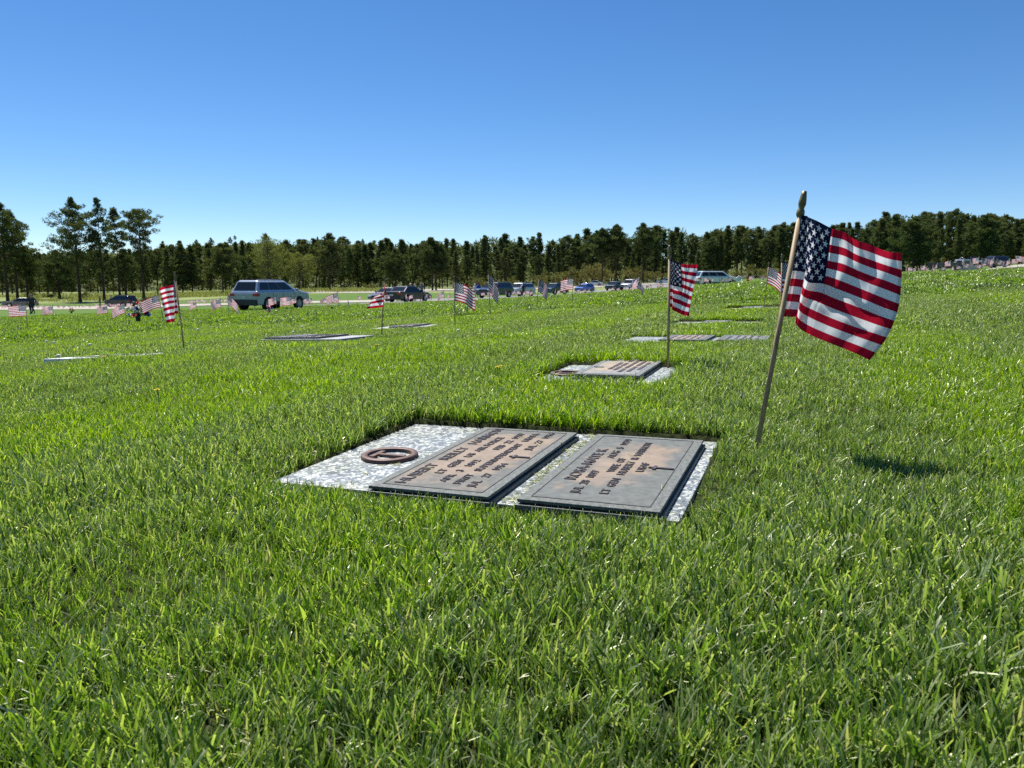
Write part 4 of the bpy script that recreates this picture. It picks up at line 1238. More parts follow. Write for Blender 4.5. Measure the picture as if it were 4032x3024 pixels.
for i, (u, v, Y, h) in enumerate([(1880, 1140, 196, 4), (2010, 1135, 198, 3.6), (2130, 1120, 196, 3.4), (2180, 1120, 198, 4.4), (2250, 1118, 196, 5.6), (2290, 1117, 194, 4.4), (2335, 1112, 196, 7), (2365, 1112, 198, 5), (2475, 1108, 196, 4.6), (2520, 1106, 194, 4.4), (2570, 1105, 196, 3.5), (2640, 1104, 198, 3),
                                  (2900, 1098, 190, 3), (2975, 1094, 188, 4.0), (3030, 1092, 190, 3.5), (200, 1178, 168, 2.2), (340, 1178, 168, 2.6), (120, 1172, 168, 2.0), (640, 1160, 190, 3.0), (1450, 1142, 196, 2.6)]):
    a, b = ray(u, v); z = elev(u, v, Y)
    root = empty('shrub', (a * Y, Y, z), rnd.uniform(0, 6), 'yellowish shrub at the foot of the forest, ' + lm(u), 'shrub', 'shrubs at the forest edge')
    root.scale = (h / 2.4 * .95,) * 2 + (h / 2.4 * .8,)
    for nm, me in zip(('stem', 'foliage'), SHR[i % 4]): link(bpy.data.objects.new(nm, me), root)
# sparse trees on the hill
for i in range(18):
    u = rnd.uniform(560, 2000); Y = rnd.uniform(400, 440); a, b = ray(u, 940)
    hv = np.interp(u, [-600, 300, 700, 950, 1050, 1150, 1400, 1560, 1750, 2000, 2500], [1000, 990, 968, 944, 950, 956, 948, 962, 962, 980, 1010])
    H = rnd.uniform(3.5, 6.0)
    place_tree('pine_tree', VAR[rnd.randrange(8)], (a * Y, Y, elev(u, hv, 430) - 2.8), H / 16, rnd.uniform(0, 6), 'small distant pine on the scrubby hill, seen ' + lm(u), 'pine tree', 'pines on the hill', 1.9)
# tall dry grass along the woods at the left
def rough_grass():
    g = np.random.default_rng(3); n = 26000
    Y = g.uniform(150, 204, n); u = g.uniform(-300, 1500, n)
    keep = (vnoise(u / 90, Y / 7, 4) + .4 * vnoise(u / 25, Y / 3, 5)) > -.15
    Y, u = Y[keep], u[keep]; n = len(Y)
    x = (u - CX) / 3027 * Y; z = height0(x, Y)
    h = g.uniform(.25, .75, n); w_ = g.uniform(.1, .22, n); a = g.uniform(0, 6.28, n)
    c, s = np.cos(a) * w_ / 2, np.sin(a) * w_ / 2; lx, ly = g.normal(0, .12, n), g.normal(0, .12, n)
    V = np.stack([np.stack([x - c, Y - s, z], 1), np.stack([x + c, Y + s, z], 1), np.stack([x + c * .2 + lx, Y + s * .2 + ly, z + h], 1), np.stack([x - c * .2 + lx, Y - s * .2 + ly, z + h], 1)], 1).reshape(-1, 3)
    me = crown_mesh('rough_grass', V, np.arange(n * 4).reshape(n, 4), np.repeat(g.uniform(0, 1, n), 4), leaf_mat('rough_grass', (.12, .15, .05), (.20, .23, .09), (.33, .33, .17), .4))
    o = bpy.data.objects.new('rough_grass', me); link(o); tag(o, 'pale unmown grass strip at the foot of the left hand pines', 'grass', kind='stuff')
rough_grass()

# ------------------------------------------------------------------ vehicles
def paint(name, c, rough=.25, metal=.3):
    t = MT(name, c, rough, metal); t.b.inputs['Coat Weight'].default_value = .6; t.b.inputs['Coat Roughness'].default_value = .08
    f = t.noise(t.coord(), 3, 3); t.base(t.ramp(f, [(.3, tuple(x * .93 for x in c)), (.7, tuple(min(1, x * 1.07) for x in c))])); return t.m
GLASS = MT('car_glass', (.012, .016, .02), .06, 0).m
TYRE = simple('tyre_rubber', (.018, .018, .018), .8); RIM = simple('alloy_rim', (.45, .46, .48), .35, .7, .1)
TRIM = simple('black_trim', (.02, .02, .022), .5); LAMPR = MT('red_lamp', (.35, .01, .015), .2).m; LAMPW = MT('clear_lamp', (.75, .78, .8), .12, .2).m
PLATE = simple('number_plate', (.55, .57, .55), .5); CHROME = MT('bright_trim', (.6, .6, .62), .2, .9).m
def arc(cx, r, z0, n=9):
    """points of a wheel arch, right to left over the top, cut from sill level z0"""
    a0 = math.asin(max(-1, min(1, (z0 - r * .95) / r)))
    return [(cx + r * math.cos(t), r * .86 + r * math.sin(t)) for t in np.linspace(a0, math.pi - a0, n)]
def wheel(root, x, y, r):
    side = 1 if y > 0 else -1
    e = empty('wheel', (x, y, r)); e.parent = root
    b = MB(); w_ = .11
    b.lathe([(r * .62, -w_), (r * .93, -w_), (r, -w_ * .7), (r, w_ * .7), (r * .93, w_), (r * .62, w_)], 26, 0, (0, 0, 0), 'y'); b.build('tyre', TYRE, e)
    b = MB(); b.lathe([(0, side * w_ * .72), (r * .16, side * w_ * .78), (r * .2, side * w_ * .5), (r * .52, side * w_ * .45), (r * .63, side * w_ * .95), (r * .64, side * w_ * .4)], 20, 0, (0, 0, 0), 'y')
    for k in range(5):
        q = Matrix.Rotation(k * 2 * math.pi / 5, 3, 'Y')
        b.box(q @ Vector((r * .36, side * w_ * .66, 0)), (r * .50, .03, r * .15), 0, q)
    b.build('rim', RIM, e)
SPEC = {
 'suv': dict(L=4.9, W=1.92, H=1.82, bz=.36, belt=1.16, hood=1.17, nose=1.03, tail=1.15, gh=[(-2.38, -2.08), (1.34, .46)], r=.39, wb=(-1.46, 1.44), rails=True),
 'sedan': dict(L=4.8, W=1.84, H=1.45, bz=.26, belt=.95, hood=.90, nose=.68, tail=.98, gh=[(-1.72, -1.05), (1.0, .25)], r=.335, wb=(-1.40, 1.40), rails=False),
 'pickup': dict(L=5.5, W=1.95, H=1.85, bz=.42, belt=1.12, hood=1.14, nose=.95, tail=1.12, gh=[(-.75, -.62), (1.35, .72)], r=.39, wb=(-1.75, 1.72), rails=False),
}
def make_car(kind, col, P, heading, label, cat='car', glass=None, lower=None, scale=1.0, detail=True):
    s = SPEC[kind]; L, W, H = s['L'], s['W'], s['H']; hw = W / 2
    root = empty({'suv': 'parked_suv', 'sedan': 'parked_car', 'pickup': 'parked_pickup'}[kind], P, heading, label, cat, 'vehicles parked along the drives')
    root.scale = (scale,) * 3
    pm = paint('paint', col)
    x0, x1 = -L / 2, L / 2; bz = s['bz']; r = s['r']; ra = r + .075
    prof = [(x0 + .06, bz), ] # bottom outline from rear to front with arches, then over the top
    low = []
    for cx in s['wb']:
        low += [(p[0], max(p[1], bz)) for p in reversed(arc(cx, ra, bz))]
    top = [(x1 - .10, bz), (x1, bz + .12), (x1 - .02, s['nose'] - .1), (x1 - .12, s['nose']), (x1 - .55, s['hood'] - .06), (s['gh'][1][0] + .05, s['hood'] + .02),
           (s['gh'][1][0] - .1, s['belt']), (s['gh'][0][0] + .15, s['belt'])]
    if kind == 'sedan': top += [(s['gh'][0][0], s['belt'] + .02), (x0 + .12, s['tail']), (x0 + .01, s['tail'] - .08)]
    elif kind == 'pickup': top += [(s['gh'][0][0], s['belt']), (x0 + .04, s['tail']), (x0, s['tail'] - .06)]
    else: top += [(x0 + .06, s['tail']), (x0 + .0, s['tail'] - .14)]
    top += [(x0 + .02, bz + .2)]
    poly = prof + low + top
    b = MB()
    # three slices across give tumble-home at the flanks
    n = len(poly)
    ys = [(-hw, .0), (-hw * .93, .045), (hw * .93, .045), (hw, .0)]
    vs = []
    for y, puff in ys:
        k = .985 if abs(y) == hw else 1.0
        for (x, z) in poly:
            zz = z if z < bz + .3 else z - (.05 if abs(y) == hw else 0)
            vs.append((x * k, y, zz))
    fs = [tuple(range(n)), tuple(3 * n + i for i in reversed(range(n)))]
    for q in range(3):
        for i in range(n):
            j = (i + 1) % n; fs.append((q * n + i, (q + 1) * n + i, (q + 1) * n + j, q * n + j))
    b.add(vs, fs)
    b.build('body', pm, root, .09)
    # greenhouse
    (rb_, rt), (fb, ft) = s['gh']; zb, zt = s['belt'] - .02, H - (.05 if s['rails'] else 0)
    wb_, wt = hw * .955, hw * .74
    def gp(k, x_r, x_f, w_, z): return [(x_r, -w_, z), (x_f, -w_, z), (x_f, w_, z), (x_r, w_, z)]
    b = MB(); A = gp(0, rb_, fb, wb_, zb); M_ = gp(0, rt, ft, wt + .03, zt - .06); T_ = gp(0, rt + .10, ft - .12, wt - .08, zt)
    b.add(A + M_ + T_, [(0, 1, 5, 4), (1, 2, 6, 5), (2, 3, 7, 6), (3, 0, 4, 7), (4, 5, 9, 8), (5, 6, 10, 9), (6, 7, 11, 10), (7, 4, 8, 11), (8, 9, 10, 11)])
    b.build('roof', pm, root, .10)
    A = [Vector(a) for a in A]; M_ = [Vector(a) for a in M_]
    def panel(nm, p, q, p2, q2, u0, u1, v0=.14, v1=.90, off=.012, parent=root, m=GLASS):
        """quad on the face p-q (bottom) p2-q2 (top) between fractions"""
        nrm = (q - p).cross(p2 - p).normalized()
        def pt(u_, v_): return p.lerp(q, u_).lerp(p2.lerp(q2, u_), v_) + nrm * off
        bb = MB(); bb.add([pt(u0, v0), pt(u1, v0), pt(u1, v1), pt(u0, v1)], [(0, 1, 2, 3)]); bb.add([pt(u0, v0) - nrm * .03, pt(u1, v0) - nrm * .03, pt(u1, v1) - nrm * .03, pt(u0, v1) - nrm * .03], [(3, 2, 1, 0)])
        return bb.build(nm, m, parent)
    panel('windscreen', A[1], A[2], M_[1], M_[2], .05, .95, .08, .95)
    panel('rear_window', A[3], A[0], M_[3], M_[0], .08, .92, .18 if kind != 'suv' else .12, .92)
    nwin = {'suv': [(.06, .30), (.315, .585), (.60, .90)], 'sedan': [(.22, .50), (.53, .86)], 'pickup': [(.08, .42), (.46, .82)]}[kind]
    for u0, u1 in nwin:
        panel('side_window', A[0], A[1], M_[0], M_[1], u0, u1)
        panel('side_window', A[2], A[3], M_[2], M_[3], 1 - u1, 1 - u0)
    for cx in s['wb']:
        for sy in (-1, 1): wheel(root, cx, sy * (hw - .12), r)
    b = MB(); b.box((0, 0, bz + .09), (L * .94, W * .86, .2)); b.build('underbody', TRIM, root)
    for sy in (-1, 1):
        b = MB(); b.box((x1 - .13, sy * (hw - .24), s['nose'] - .07), (.22, .40, .14)); b.build('headlight', LAMPW, root, .03)
        b = MB(); b.box((x0 + .12, sy * (hw - .16), s['tail'] - .20), (.26, .34, .17)); b.build('tail_light', LAMPR, root, .03)
        b = MB(); b.box((s['gh'][1][0] - .22, sy * (hw + .07), s['belt'] + .05), (.12, .2, .15)); b.build('mirror', pm, root, .03)
    b = MB(); b.box((x1 - .02, 0, s['nose'] - .16), (.06, W * .5, .22)); b.build('grille', TRIM, root)
    b = MB(); b.box((x0 + .03, 0, bz + .15), (.16, W * .97, .34)); b.build('rear_bumper', TRIM, root, .03)
    b = MB(); b.box((x0 - .005, 0, s['tail'] - .33), (.02, .36, .14)); b.build('number_plate', PLATE, root)
    if detail:
        for sy in (-1, 1):
            for k in (.0, .37, .69) if kind == 'suv' else (.12, .55):
                xx = s['gh'][1][0] - .35 - k * 2.9
                b = MB(); b.box((xx, sy * (hw + .001), (bz + s['belt']) / 2 + .06), (.016, .012, s['belt'] - bz - .22)); b.build('door_seam', TRIM, root)
            b = MB(); b.box((0, sy * (hw + .004), bz + .10), (1.9, .03, .20)); b.build('sill_trim', TRIM if kind != 'sedan' else pm, root)
    if s['rails']:
        for sy in (-1, 1):
            b = MB(); b.tube([(rt + .25, sy * (wt - .1), zt + .0), (rt + .4, sy * (wt - .1), zt + .055), (ft - .35, sy * (wt - .1), zt + .055), (ft - .2, sy * (wt - .1), zt)], .02, 6)
            b.build('roof_rail', TRIM, root)
    return root
def gpos(u, Y, v=1150):
    a, b = ray(u, v); return (a * Y, Y, hz(a * Y, Y))
suv = make_car('suv', (.36, .41, .50), gpos(1068, 46.0), R(69), 'large silver blue SUV with roof rails, seen from behind on the near drive', 'SUV')
for nm, x in (('roof_rack', -.55), ('roof_rack', .25)):
    b = MB(); b.box((x, 0, 1.79), (.07, 1.25, .035)); b.build(nm, CHROME, suv, .01)
make_car('sedan', (.012, .012, .014), gpos(1608, 70), R(60), 'black saloon seen from behind with people standing beside it')
make_car('sedan', (.10, .10, .11), gpos(1530, 78), R(245), 'dark saloon nose with bright headlight, partly hidden behind the black one')
make_car('suv', (.022, .030, .045), gpos(1950, 86), R(238), 'dark blue SUV facing the viewer, first of the oncoming row', 'SUV')
make_car('suv', (.42, .45, .47), gpos(2047, 100), R(238), 'silver white SUV facing the viewer behind the dark blue one', 'SUV')
make_car('suv', (.018, .035, .045), gpos(2184, 113), R(235), 'dark teal SUV facing the viewer in the middle of the oncoming row', 'SUV')
make_car('suv', (.02, .09, .42), gpos(2302, 130), R(236), 'bright blue small SUV facing the viewer', 'SUV', scale=.86)
make_car('suv', (.035, .045, .040), gpos(2418, 138), R(242), 'dark green SUV facing the viewer beside the red flowers', 'SUV', scale=.95)
make_car('pickup', (.62, .64, .65), gpos(2482, 140), R(238), 'white pickup facing the viewer, last of the oncoming row', 'pickup')
make_car('sedan', (.70, .71, .72), gpos(2337, 193), R(178), 'white saloon driving left on the far road')
make_car('sedan', (.62, .62, .63), gpos(2622, 176), R(180), 'white car on the far road half hidden behind the folded star flag')
make_car('sedan', (.10, .10, .10), gpos(76, 122), R(205), 'dark grey car with a bright roof behind the two standing people')
make_car('suv', (.014, .014, .016), gpos(475, 119), R(160), 'black SUV with red tail lights behind the flower bouquet', 'SUV')
make_car('suv', (.60, .65, .64), gpos(2822, 95), R(6), 'long pale green white SUV on the rise behind the second flag', 'SUV', scale=1.1)
make_car('suv', (.03, .03, .035), gpos(3900, 104), R(200), 'dark car roof showing above the crest right of the dump truck', 'SUV', scale=.9)

def dump_truck():
    Y = 104; a, b_ = ray(3752, 1085); P = (a * Y, Y, elev(3752, 1088, Y))
    root = empty('dump_truck', P, R(2), 'dump truck with black bed and silver cab behind the grass crest', 'truck')
    blk = paint('truck_black', (.015, .015, .017)); sil = paint('truck_silver', (.33, .34, .36))
    b = MB(); b.box((.1, 0, .62), (6.0, .9, .22)); b.build('chassis', TRIM, root)
    b = MB(); b.box((-1.25, 0, 1.1), (3.4, 2.2, .12)); 
    for sy in (-1, 1): b.box((-1.25, sy * 1.06, 1.50), (3.4, .08, .68))
    b.box((-2.93, 0, 1.50), (.08, 2.04, .68)); b.box((.43, 0, 1.62), (.08, 2.04, .92))
    for k in range(5):
        for sy in (-1, 1): b.box((-2.7 + k * .72, sy * 1.125, 1.5), (.08, .05, .66))
    b.build('bed', blk, root, .01)
    b = MB(); b.prism([(.62, .7), (2.05, .7), (2.0, 1.45), (1.62, 2.25), (.75, 2.28), (.62, 1.5)], -1.0, 1.0, 0, lambda x, z, h: (x, h, z)); b.build('cab', sil, root, .04)
    for sy in (-1, 1):
        b = MB(); b.box((1.2, sy * 1.005, 1.82), (.72, .02, .5)); b.build('side_window', GLASS, root)
    b = MB(); b.box((1.845, 0, 1.86), (.03, 1.6, .52), 0, Matrix.Rotation(R(-25), 3, 'Y')); b.build('windscreen', GLASS, root)
    b = MB(); b.prism([(2.0, .62), (3.25, .62), (3.28, 1.15), (3.0, 1.38), (2.0, 1.5)], -.86, .86, 0, lambda x, z, h: (x, h, z)); b.build('hood', sil, root, .08)
    b = MB(); b.tube([(-.9, -.9, 1.6), (.2, -.6, 2.1), (.9, -.2, 2.55)], [.05, .06, .05], 6); b.tube([(.9, -.2, 2.55), (1.2, -.5, 2.2)], .04, 6); b.build('loading_arm', sil, root)
    for x in (-2.1, 2.55):
        for sy in (-1, 1): wheel(root, x, sy * .92, .46)
    b = MB(); b.box((3.3, 0, .58), (.16, 1.9, .28)); b.build('bumper', CHROME, root, .02)
dump_truck()
def blue_sign():
    Y = 112; a, b_ = ray(3831, 1080); z = elev(3831, 1078, Y)
    root = empty('notice_board', (a * Y, Y, z), 0, 'blue notice board on two posts beyond the truck cab', 'sign')
    t = simple('sign_blue', (.015, .05, .28), .5)
    b = MB(); b.box((0, 0, 2.22), (.95, .05, .26)); b.build('panel', t, root)
    for x in (-.44, .44):
        b = MB(); b.tube([(x, .04, -.2), (x, .04, 2.4)], .035, 6); b.build('post', t, root)
blue_sign()

# ------------------------------------------------------------------ people
SKIN = simple('skin', (.42, .25, .17), .6, 0, .05)
def cloth(name, c): return simple(name, c, .85, 0, .12, 20)
def make_person(P, rz, label, shirt, pants, hair, pose='stand', shorts=False, hat=None, h=1.75, face=1):
    """one skinned body; local +y is where the figure looks"""
    k = h / 1.75
    st = {'stand': (.0, .0, .05), 'walk': (.30, -.26, .25), 'talk': (.03, -.02, .5)}[pose]
    J = [(0, 0, .95, .135), (0, .0, 1.12, .125), (0, -.01, 1.30, .15), (0, -.01, 1.42, .12), (0, .0, 1.50, .055), (0, .01, 1.56, .055)]
    Ed = [(0, 1), (1, 2), (2, 3), (3, 4), (4, 5)]
    Ed_ = list(Ed)
    def chain(start, pts):
        i = start
        for p in pts:
            J.append(p); Ed_.append((i, len(J) - 1)); i = len(J) - 1
        return i
    for sx, fy in ((-1, st[0]), (1, st[1])):
        chain(0, [(sx * .10, 0, .88, .10), (sx * .11, fy * .5 + .02, .50, .062), (sx * .11, fy - .02, .10, .042), (sx * .115, fy + .02, .045, .042), (sx * .12, fy + .16, .035, .034)])
        aw = -fy * .7
        if pose == 'talk' and sx > 0: chain(3, [(sx * .19, 0, 1.41, .062), (sx * .25, .04, 1.14, .045), (sx * .18, .28, 1.16, .032), (sx * .17, .33, 1.16, .026)])
        else: chain(3, [(sx * .19, 0, 1.41, .062), (sx * .25, aw * .4, 1.13, .046), (sx * .26, aw + .04, .90, .033), (sx * .26, aw + .05, .85, .028)])
    me = bpy.data.meshes.new('person')
    me.from_pydata([(a * k, b * k, c * k) for a, b, c, _ in J], Ed_, [])
    o = bpy.data.objects.new('person', me); COL.objects.link(o)
    sk = o.modifiers.new('s', 'SKIN'); sk.use_smooth_shade = True
    for i, sv in enumerate(me.skin_vertices[0].data):
        r = J[i][3] * k; sv.radius = (r * (1.25 if i in (2, 3) else 1.1 if i < 2 else 1), r * (.85 if i < 4 else 1)); sv.use_root = (i == 0)
    sb = o.modifiers.new('d', 'SUBSURF'); sb.levels = 1; sb.render_levels = 1
    dg = bpy.context.evaluated_depsgraph_get(); m2 = bpy.data.meshes.new_from_object(o.evaluated_get(dg))
    bpy.data.objects.remove(o)
    V = [v.co.copy() for v in m2.vertices]; F = [tuple(p.vertices) for p in m2.polygons]
    mb = MB(); mb.add(V, F, 0, True)
    # head with nose and ears, five fingers on each hand
    hz_ = 1.655
    mb.lathe([(.001, -.115), (.045, -.105), (.068, -.06), (.078, 0), (.076, .05), (.055, .095), (.001, .115)], 14, 0, (0, .015 * k, hz_ * k))
    mb.lathe([(.016, 0), (.012, .02), (.002, .032)], 6, 0, (0, .090 * k, (hz_ - .02) * k), mat=Matrix.Rotation(R(-90), 3, 'X'))
    for sx in (-1, 1): mb.box((sx * .08 * k, .0, hz_ * k), (.014, .035, .055))
    ends = [Vector(J[i][:3]) for i in range(len(J)) if J[i][3] in (.028, .026)]
    for e_ in ends:
        fwd = pose == 'talk' and e_.x > 0
        for f in range(5):
            o_ = Vector(((f - 2) * .004, (f - 2) * .017, 0)) if not fwd else Vector(((f - 2) * .017, 0, 0))
            L = [.055, .075, .08, .075, .06][f]
            d = Vector((0, .25 + (0.5 if f == 0 else 0), -1)).normalized() if not fwd else Vector((0, 1, -.2)).normalized()
            mb.tube([(e_ + o_) * k, (e_ + o_ + d * L * .6) * k, (e_ + o_ + (d + Vector((0, .3, 0))) * L) * k], [.009 * k, .008 * k, .006 * k], 5)
    mats = [shirt, pants, SKIN, TRIM]
    me3 = mb.mesh('person', mats)
    for p in me3.polygons:
        c = p.center / k
        if c.z > 1.50: m = 2
        elif c.z > .98 and (abs(c.x) < .24 or c.z > 1.18): m = 0
        elif abs(c.x) >= .19 and c.z > .70: m = 2 if c.z < 1.1 else 0
        elif c.z < .085: m = 3
        elif shorts and c.z < .52: m = 2
        else: m = 1
        p.material_index = m
    root = bpy.data.objects.new('person', me3); link(root); root.location = P; root.rotation_euler = (0, 0, rz)
    tag(root, label, 'person', 'visitors standing on the drives')
    b = MB(); b.lathe([(.083, -.05), (.088, .02), (.082, .07), (.058, .112), (.001, .128)], 14, 0, (0, -.008 * k, (hz_ + .01) * k))
    b.lathe([(.05, -.09), (.088, -.02), (.09, .04)], 10, 0, (0, -.022 * k, hz_ * k)); b.build('hair' if not hat else 'cap', hair if not hat else hat, root)
    b = MB()
    for sx in (-1, 1): b.box((sx * .03 * k, .092 * k, (hz_ + .01) * k), (.018, .006, .008))
    b.build('eyes', TRIM, root)
    return root
DKH = cloth('dark_hair', (.03, .022, .018)); GRH = cloth('white_hair', (.62, .61, .58)); BRH = cloth('brown_hair', (.10, .06, .035))
make_person(gpos(131, 68, 1223), R(170), 'person in a dark shirt walking along the left drive, right one of the pair', cloth('navy_shirt', (.03, .035, .05)), cloth('black_trousers', (.014, .014, .018)), DKH, 'walk')
make_person(gpos(121, 70, 1223), R(185), 'person in a dark jacket, half hidden left one of the walking pair', cloth('black_jacket', (.016, .016, .02)), cloth('dark_jeans', (.02, .024, .035)), DKH, 'walk', h=1.78)
make_person(gpos(395, 96, 1208), R(120), 'person in a brown top and dark trousers standing left of the black SUV', cloth('brown_top', (.14, .11, .08)), cloth('dark_trousers', (.018, .02, .028)), BRH, 'talk', hat=cloth('straw_hat', (.42, .34, .20)))
make_person(gpos(440, 124, 1208), R(160), 'dark haired person whose head shows behind the black SUV hood', cloth('grey_top', (.2, .2, .2)), cloth('grey_trousers', (.06, .06, .07)), DKH, 'stand')
make_person(gpos(1618, 75, 1190), R(200), 'white haired person behind the black saloon roof, left of two', cloth('cream_shirt', (.6, .58, .52)), cloth('beige_trousers', (.3, .27, .2)), GRH, 'stand', h=1.7)
make_person(gpos(1634, 76, 1190), R(150), 'person in a white top and white hair leaning behind the black saloon, right of two', cloth('white_top', (.68, .68, .68)), cloth('tan_trousers', (.3, .27, .2)), GRH, 'talk', h=1.66)
make_person(gpos(1661, 73.5, 1190), R(170), 'person in a grey shirt standing by the black saloon bonnet', cloth('grey_shirt', (.15, .155, .16)), cloth('charcoal_trousers', (.05, .05, .055)), BRH, 'stand', h=1.82)
make_person(gpos(1870, 89, 1175), R(20), 'person in a white jacket standing beside the one in blue', cloth('white_jacket', (.62, .66, .70)), cloth('pale_trousers', (.26, .26, .26)), GRH, 'stand', h=1.65)
make_person(gpos(1885, 88, 1175), R(10), 'person in a bright blue jacket and khaki trousers near the dark blue SUV', cloth('blue_jacket', (.02, .05, .30)), cloth('khaki_trousers', (.20, .17, .12)), DKH, 'stand', h=1.78)
make_person(gpos(2061, 92, 1165), R(10), 'person in dark clothes standing in front of the silver white SUV', cloth('black_coat', (.015, .015, .02)), cloth('black_jeans', (.015, .017, .02)), DKH, 'stand', h=1.6)

# ------------------------------------------------------------------ flowers and small offerings
def petal_color(n, c): return simple(n, c, .7, 0, .2, 30)
PRED = petal_color('red_petals', (.55, .01, .015)); PWHT = petal_color('white_petals', (.75, .75, .73)); PBLU = petal_color('blue_petals', (.03, .06, .32)); PGRN = petal_color('green_leaves', (.04, .13, .03))
PPNK = petal_color('pink_petals', (.70, .30, .36)); PORG = petal_color('orange_petals', (.75, .12, .01))
def rosette(r, seed):
    g = random.Random(seed); b = MB()
    for ring_, n, tilt in ((1.0, 9, .35), (.72, 8, .8), (.42, 6, 1.2)):
        for k in range(n):
            a = 2 * math.pi * k / n + g.uniform(-.2, .2); q = r * ring_
            d = Vector((math.cos(a), math.sin(a), 0)); s_ = Vector((-d.y, d.x, 0)); up = Vector((0, 0, 1))
            t_ = d * math.cos(tilt) + up * math.sin(tilt)
            b.add([d * .02 * r, d * .15 * r + s_ * .35 * q + t_ * q * .5, t_ * q, d * .15 * r - s_ * .35 * q + t_ * q * .5], [(0, 1, 2, 3)])
    return b
def bouquet(name, P, H, Wd, label, cols, vase, n, seed, cat='flowers', vh=.28, leaves=True):
    g = random.Random(seed)
    root = empty(name, P, 0, label, cat)
    if vase:
        b = MB(); b.lathe([(.001, -.02), (.05, -.02), (.055, .02), (.07, vh * .7), (.085, vh), (.07, vh), (.06, vh * .7), (.001, .03)], 14); b.build('vase', vase, root)
    b = MB()
    pts = []
    for i in range(n):
        a = g.uniform(0, 6.28); q = math.sqrt(g.random()) * Wd / 2
        z = vh * .8 + (H - vh * .8) * g.uniform(.12, 1) * (1 - (q / (Wd / 2)) ** 2 * .45)
        p = Vector((q * math.cos(a), q * math.sin(a) * .7, z)); pts.append(p)
        b.tube([(0, 0, vh * .5), (p.x * .4, p.y * .4, vh + (p.z - vh) * .5), p], .004, 4)
    b.build('stems', PGRN, root)
    if leaves:
        gg = np.random.default_rng(seed); V, F, sh = puff_leaves(gg, np.array([tuple(p * .92) for p in pts]), np.full(n, .07), 14, .05)
        link(bpy.data.objects.new('foliage', np_mesh('foliage', V, F, PGRN, False)), root)
    for i, p in enumerate(pts):
        rr = g.uniform(.05, .08) * (H / .6) ** .3
        bb = rosette(rr, seed * 50 + i); o = bb.build('flower', cols(p, g), root); o.location = p
        o.rotation_euler = (g.uniform(-.9, .6) + .5, g.uniform(-.7, .7), 0)
    return root
P = hit(545, 1277)
bouquet('flower_bouquet', P, P.y * (1277 - 1189) / FPX * 1.0, P.y * 86 / FPX, 'tall bouquet of red, white and blue flowers in a dark vase between flags',
        lambda p, g: PRED if (p.z > .48 or g.random() < .25) else (PWHT if g.random() < .45 else PBLU), simple('dark_vase', (.02, .035, .03), .4), 30, 5)
P = hit(1062, 1241)
bouquet('pink_bouquet', P, P.y * 40 / FPX, P.y * 24 / FPX, 'small pink and blue bunch in the grass below the silver SUV', lambda p, g: PPNK if p.z < .2 or g.random() < .6 else PBLU, None, 12, 6, vh=.05, leaves=False)
P = hit(1310, 1222); root = empty('cemetery_vase', P, 0, 'dark green flower vase standing under the wavy flag', 'vase')
b = MB(); b.lathe([(.001, -.02), (.05, -.02), (.055, 0), (.075, .16), (.085, .17), (.075, .165), (.05, .02), (.001, .02)], 14); b.build('vase_body', simple('green_vase', (.015, .05, .035), .4), root)
b = MB(); b.lathe([(.03, -.05), (.03, 0), (.02, .0)], 8); b.build('spike', TRIM, root)
a, b_ = ray(2447, 1153)
for (u, v, Y, H, Wd, colr, lab, nm, sd) in (
        (2447, 1154, 90, .55, 1.1, PRED, 'big red flower bunch in front of the dark green SUV', 'red_bouquet', 8),
        (2265, 1163, 84, .5, .9, PWHT, 'white flower bunch left of the bright blue SUV', 'white_bouquet', 9),
        (2945, 1117, 62, .45, .4, PORG, 'orange flower bunch on the rise right of the white van', 'orange_bouquet', 10),
        (2155, 1170, 76, .4, .6, PGRN, 'low green potted plant in front of the teal SUV', 'green_plant', 12),
        (281, 1226, 62, .5, .45, PRED, 'small red and white bunch on the lawn left of the bouquet', 'red_bouquet', 14)):
    P = gpos(u, Y, v)
    bouquet(nm, P, H, Wd, lab, (lambda c: (lambda p, g: c if g.random() < .8 else PWHT))(colr), simple('pot', (.1, .1, .1), .6) if Wd < .7 else None, 16, sd, vh=.12)
# wreath on a stand
P = gpos(2910, 62, 1117); root = empty('wreath', P, 0, 'round white wreath on a stand at the bonnet of the pale SUV', 'wreath')
b = MB(); ring_ = [Vector((.23 * math.cos(t), 0, .45 + .23 * math.sin(t))) for t in np.linspace(0, 2 * math.pi, 25)]; b.tube(ring_, .035, 8); b.build('ring', PWHT, root)
b = MB(); b.tube([(-.12, .05, -.05), (-.05, .05, .7)], .01, 5); b.tube([(.12, .05, -.05), (.05, .05, .7)], .01, 5); b.build('stand', TRIM, root)
P = gpos(2366, 84, 1156); root = empty('garden_lamp', P, 0, 'white globe on a thin hook before the dark green SUV', 'garden lamp')
b = MB(); b.lathe([(.001, 0), (.06, .02), (.10, .09), (.10, .13), (.06, .20), (.001, .22)], 14, 0, (0, 0, .12)); b.build('globe', PWHT, root)
b = MB(); b.tube([(0, .02, -.05), (0, .02, .9), (.08, .02, 1.0)], .012, 5); b.build('hook', TRIM, root)

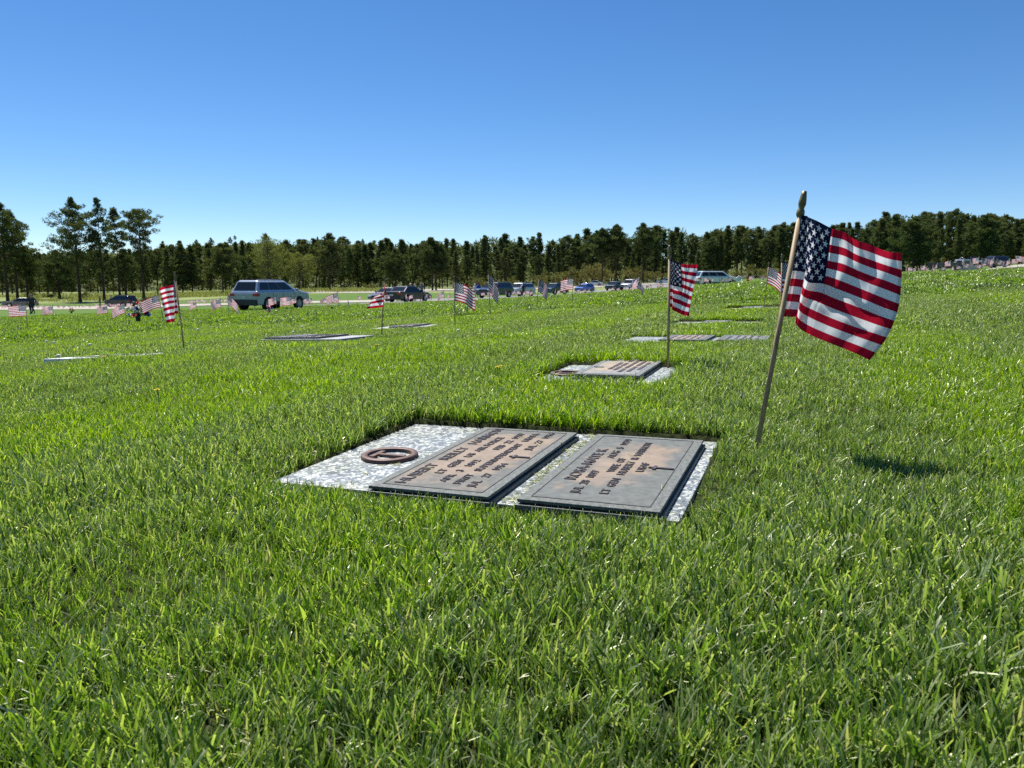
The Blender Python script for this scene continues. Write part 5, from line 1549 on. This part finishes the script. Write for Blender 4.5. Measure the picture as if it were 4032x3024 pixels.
# dry clippings on the main marker
g_ = np.random.default_rng(8); cb = MB()
for k in range(230):
    a_ = g_.uniform(-SA['hl'], SA['hl'] * .98)
    b_ = g_.choice([g_.normal((mloc(c1)[1] + mloc(c2)[1]) / 2, .012), g_.uniform(-SA['hw'], SA['hw'])], p=[.65, .35])
    on = any(abs(a_ - mloc(c)[0]) < l / 2 and abs(b_ - mloc(c)[1]) < w__ / 2 for c, l, w__ in ((c1, L1, W1), (c2, L2, W2)))
    z_ = .025 if on else .003
    if on and g_.random() < .5: continue
    cb.box((a_, b_, z_), (g_.uniform(.008, .035), .0016, .0010), 0, Euler((g_.normal(0, .1), g_.normal(0, .1), g_.uniform(0, 6.28))).to_matrix())
co = cb.build('grass_clippings', simple('dry_clipping', (.30, .32, .12), .8, 0, .4, 40)); co.location = mr.location; co.rotation_euler = mr.rotation_euler
tag(co, 'dry grass clippings scattered on the nearest marker', 'grass clippings', kind='stuff')

# dandelions and puffballs in the lawn
YEL = petal_color('yellow_petals', (.80, .66, .03)); PUFF = MT('seed_head', (.75, .75, .72), .9).m; STEM = petal_color('stem_green', (.16, .26, .06))
def dandelion(u, v, kind, label):
    P = hit(u, v + 4)
    if slab_dist(np.array([P.x]), np.array([P.y]))[0] < 0: return
    root = empty('dandelion', P, 0, label, 'dandelion', 'dandelions in the lawn')
    h = .065 if P.y < 6 else .075
    b = MB(); b.tube([(0, 0, -.01), (.004, .002, h * .5), (0, 0, h)], .0018, 5); b.build('stem', STEM, root)
    sc = 1.0 + .035 * P.y
    if kind == 'y': o = rosette(.012 * sc, int(u)).build('flower', YEL, root)
    else:
        b = MB(); b.lathe([(.001, -.010 * sc), (.009 * sc, -.005 * sc), (.012 * sc, 0), (.009 * sc, .007 * sc), (.001, .010 * sc)], 10); o = b.build('seed_head', PUFF, root)
    o.location = (0, 0, h)
for u, v, kd, lab in [(1958, 1500, 'y', 'yellow dandelion left of the second marker, left of two'), (1968, 1494, 'y', 'yellow dandelion left of the second marker, right of two'),
        (960, 1399, 'y', 'yellow dandelion right of the tall leaning left flag'), (622, 1598, 'y', 'yellow dandelion in the plain lawn at the left'),
        (1592, 1304, 'y', 'yellow dandelion by the half hidden pale marker'), (1932, 1266, 'y', 'yellow dandelion below the furled flag'),
        (1487, 1394, 'y', 'yellow dandelion below the twisted flag'), (3590, 1238, 'y', 'yellow dandelion on the open slope at the right'), (414, 1447, 'y', 'yellow dandelion at the near edge of the white marker'),
        (2472, 1282, 'w', 'white seed head on a stem left of the second flag'), (233, 1433, 'w', 'white seed head left of the white marker'),
        (2602, 1331, 'w', 'white seed head on the third marker edge'), (1155, 1329, 'w', 'white seed head on the far edge of the grey and white marker'),
        (356, 1381, 'w', 'white seed head above the white marker'), (154, 1303, 'w', 'white seed head beside the far left flag'),
        (1189, 1305, 'w', 'white seed head above the grey and white marker'), (780, 1314, 'w', 'white seed head right of the tall leaning flag'),
        (1804, 1326, 'w', 'white seed head below the dark waving flag'), (2907, 1275, 'w', 'white seed head near the sliver of grey marker'),
        (184, 1361, 'w', 'white seed head in the open lawn, left of two'), (214, 1368, 'w', 'white seed head in the open lawn, right of two'), (1193, 1270, 'w', 'white seed head below the silver SUV')]:
    dandelion(u, v, kd, lab)
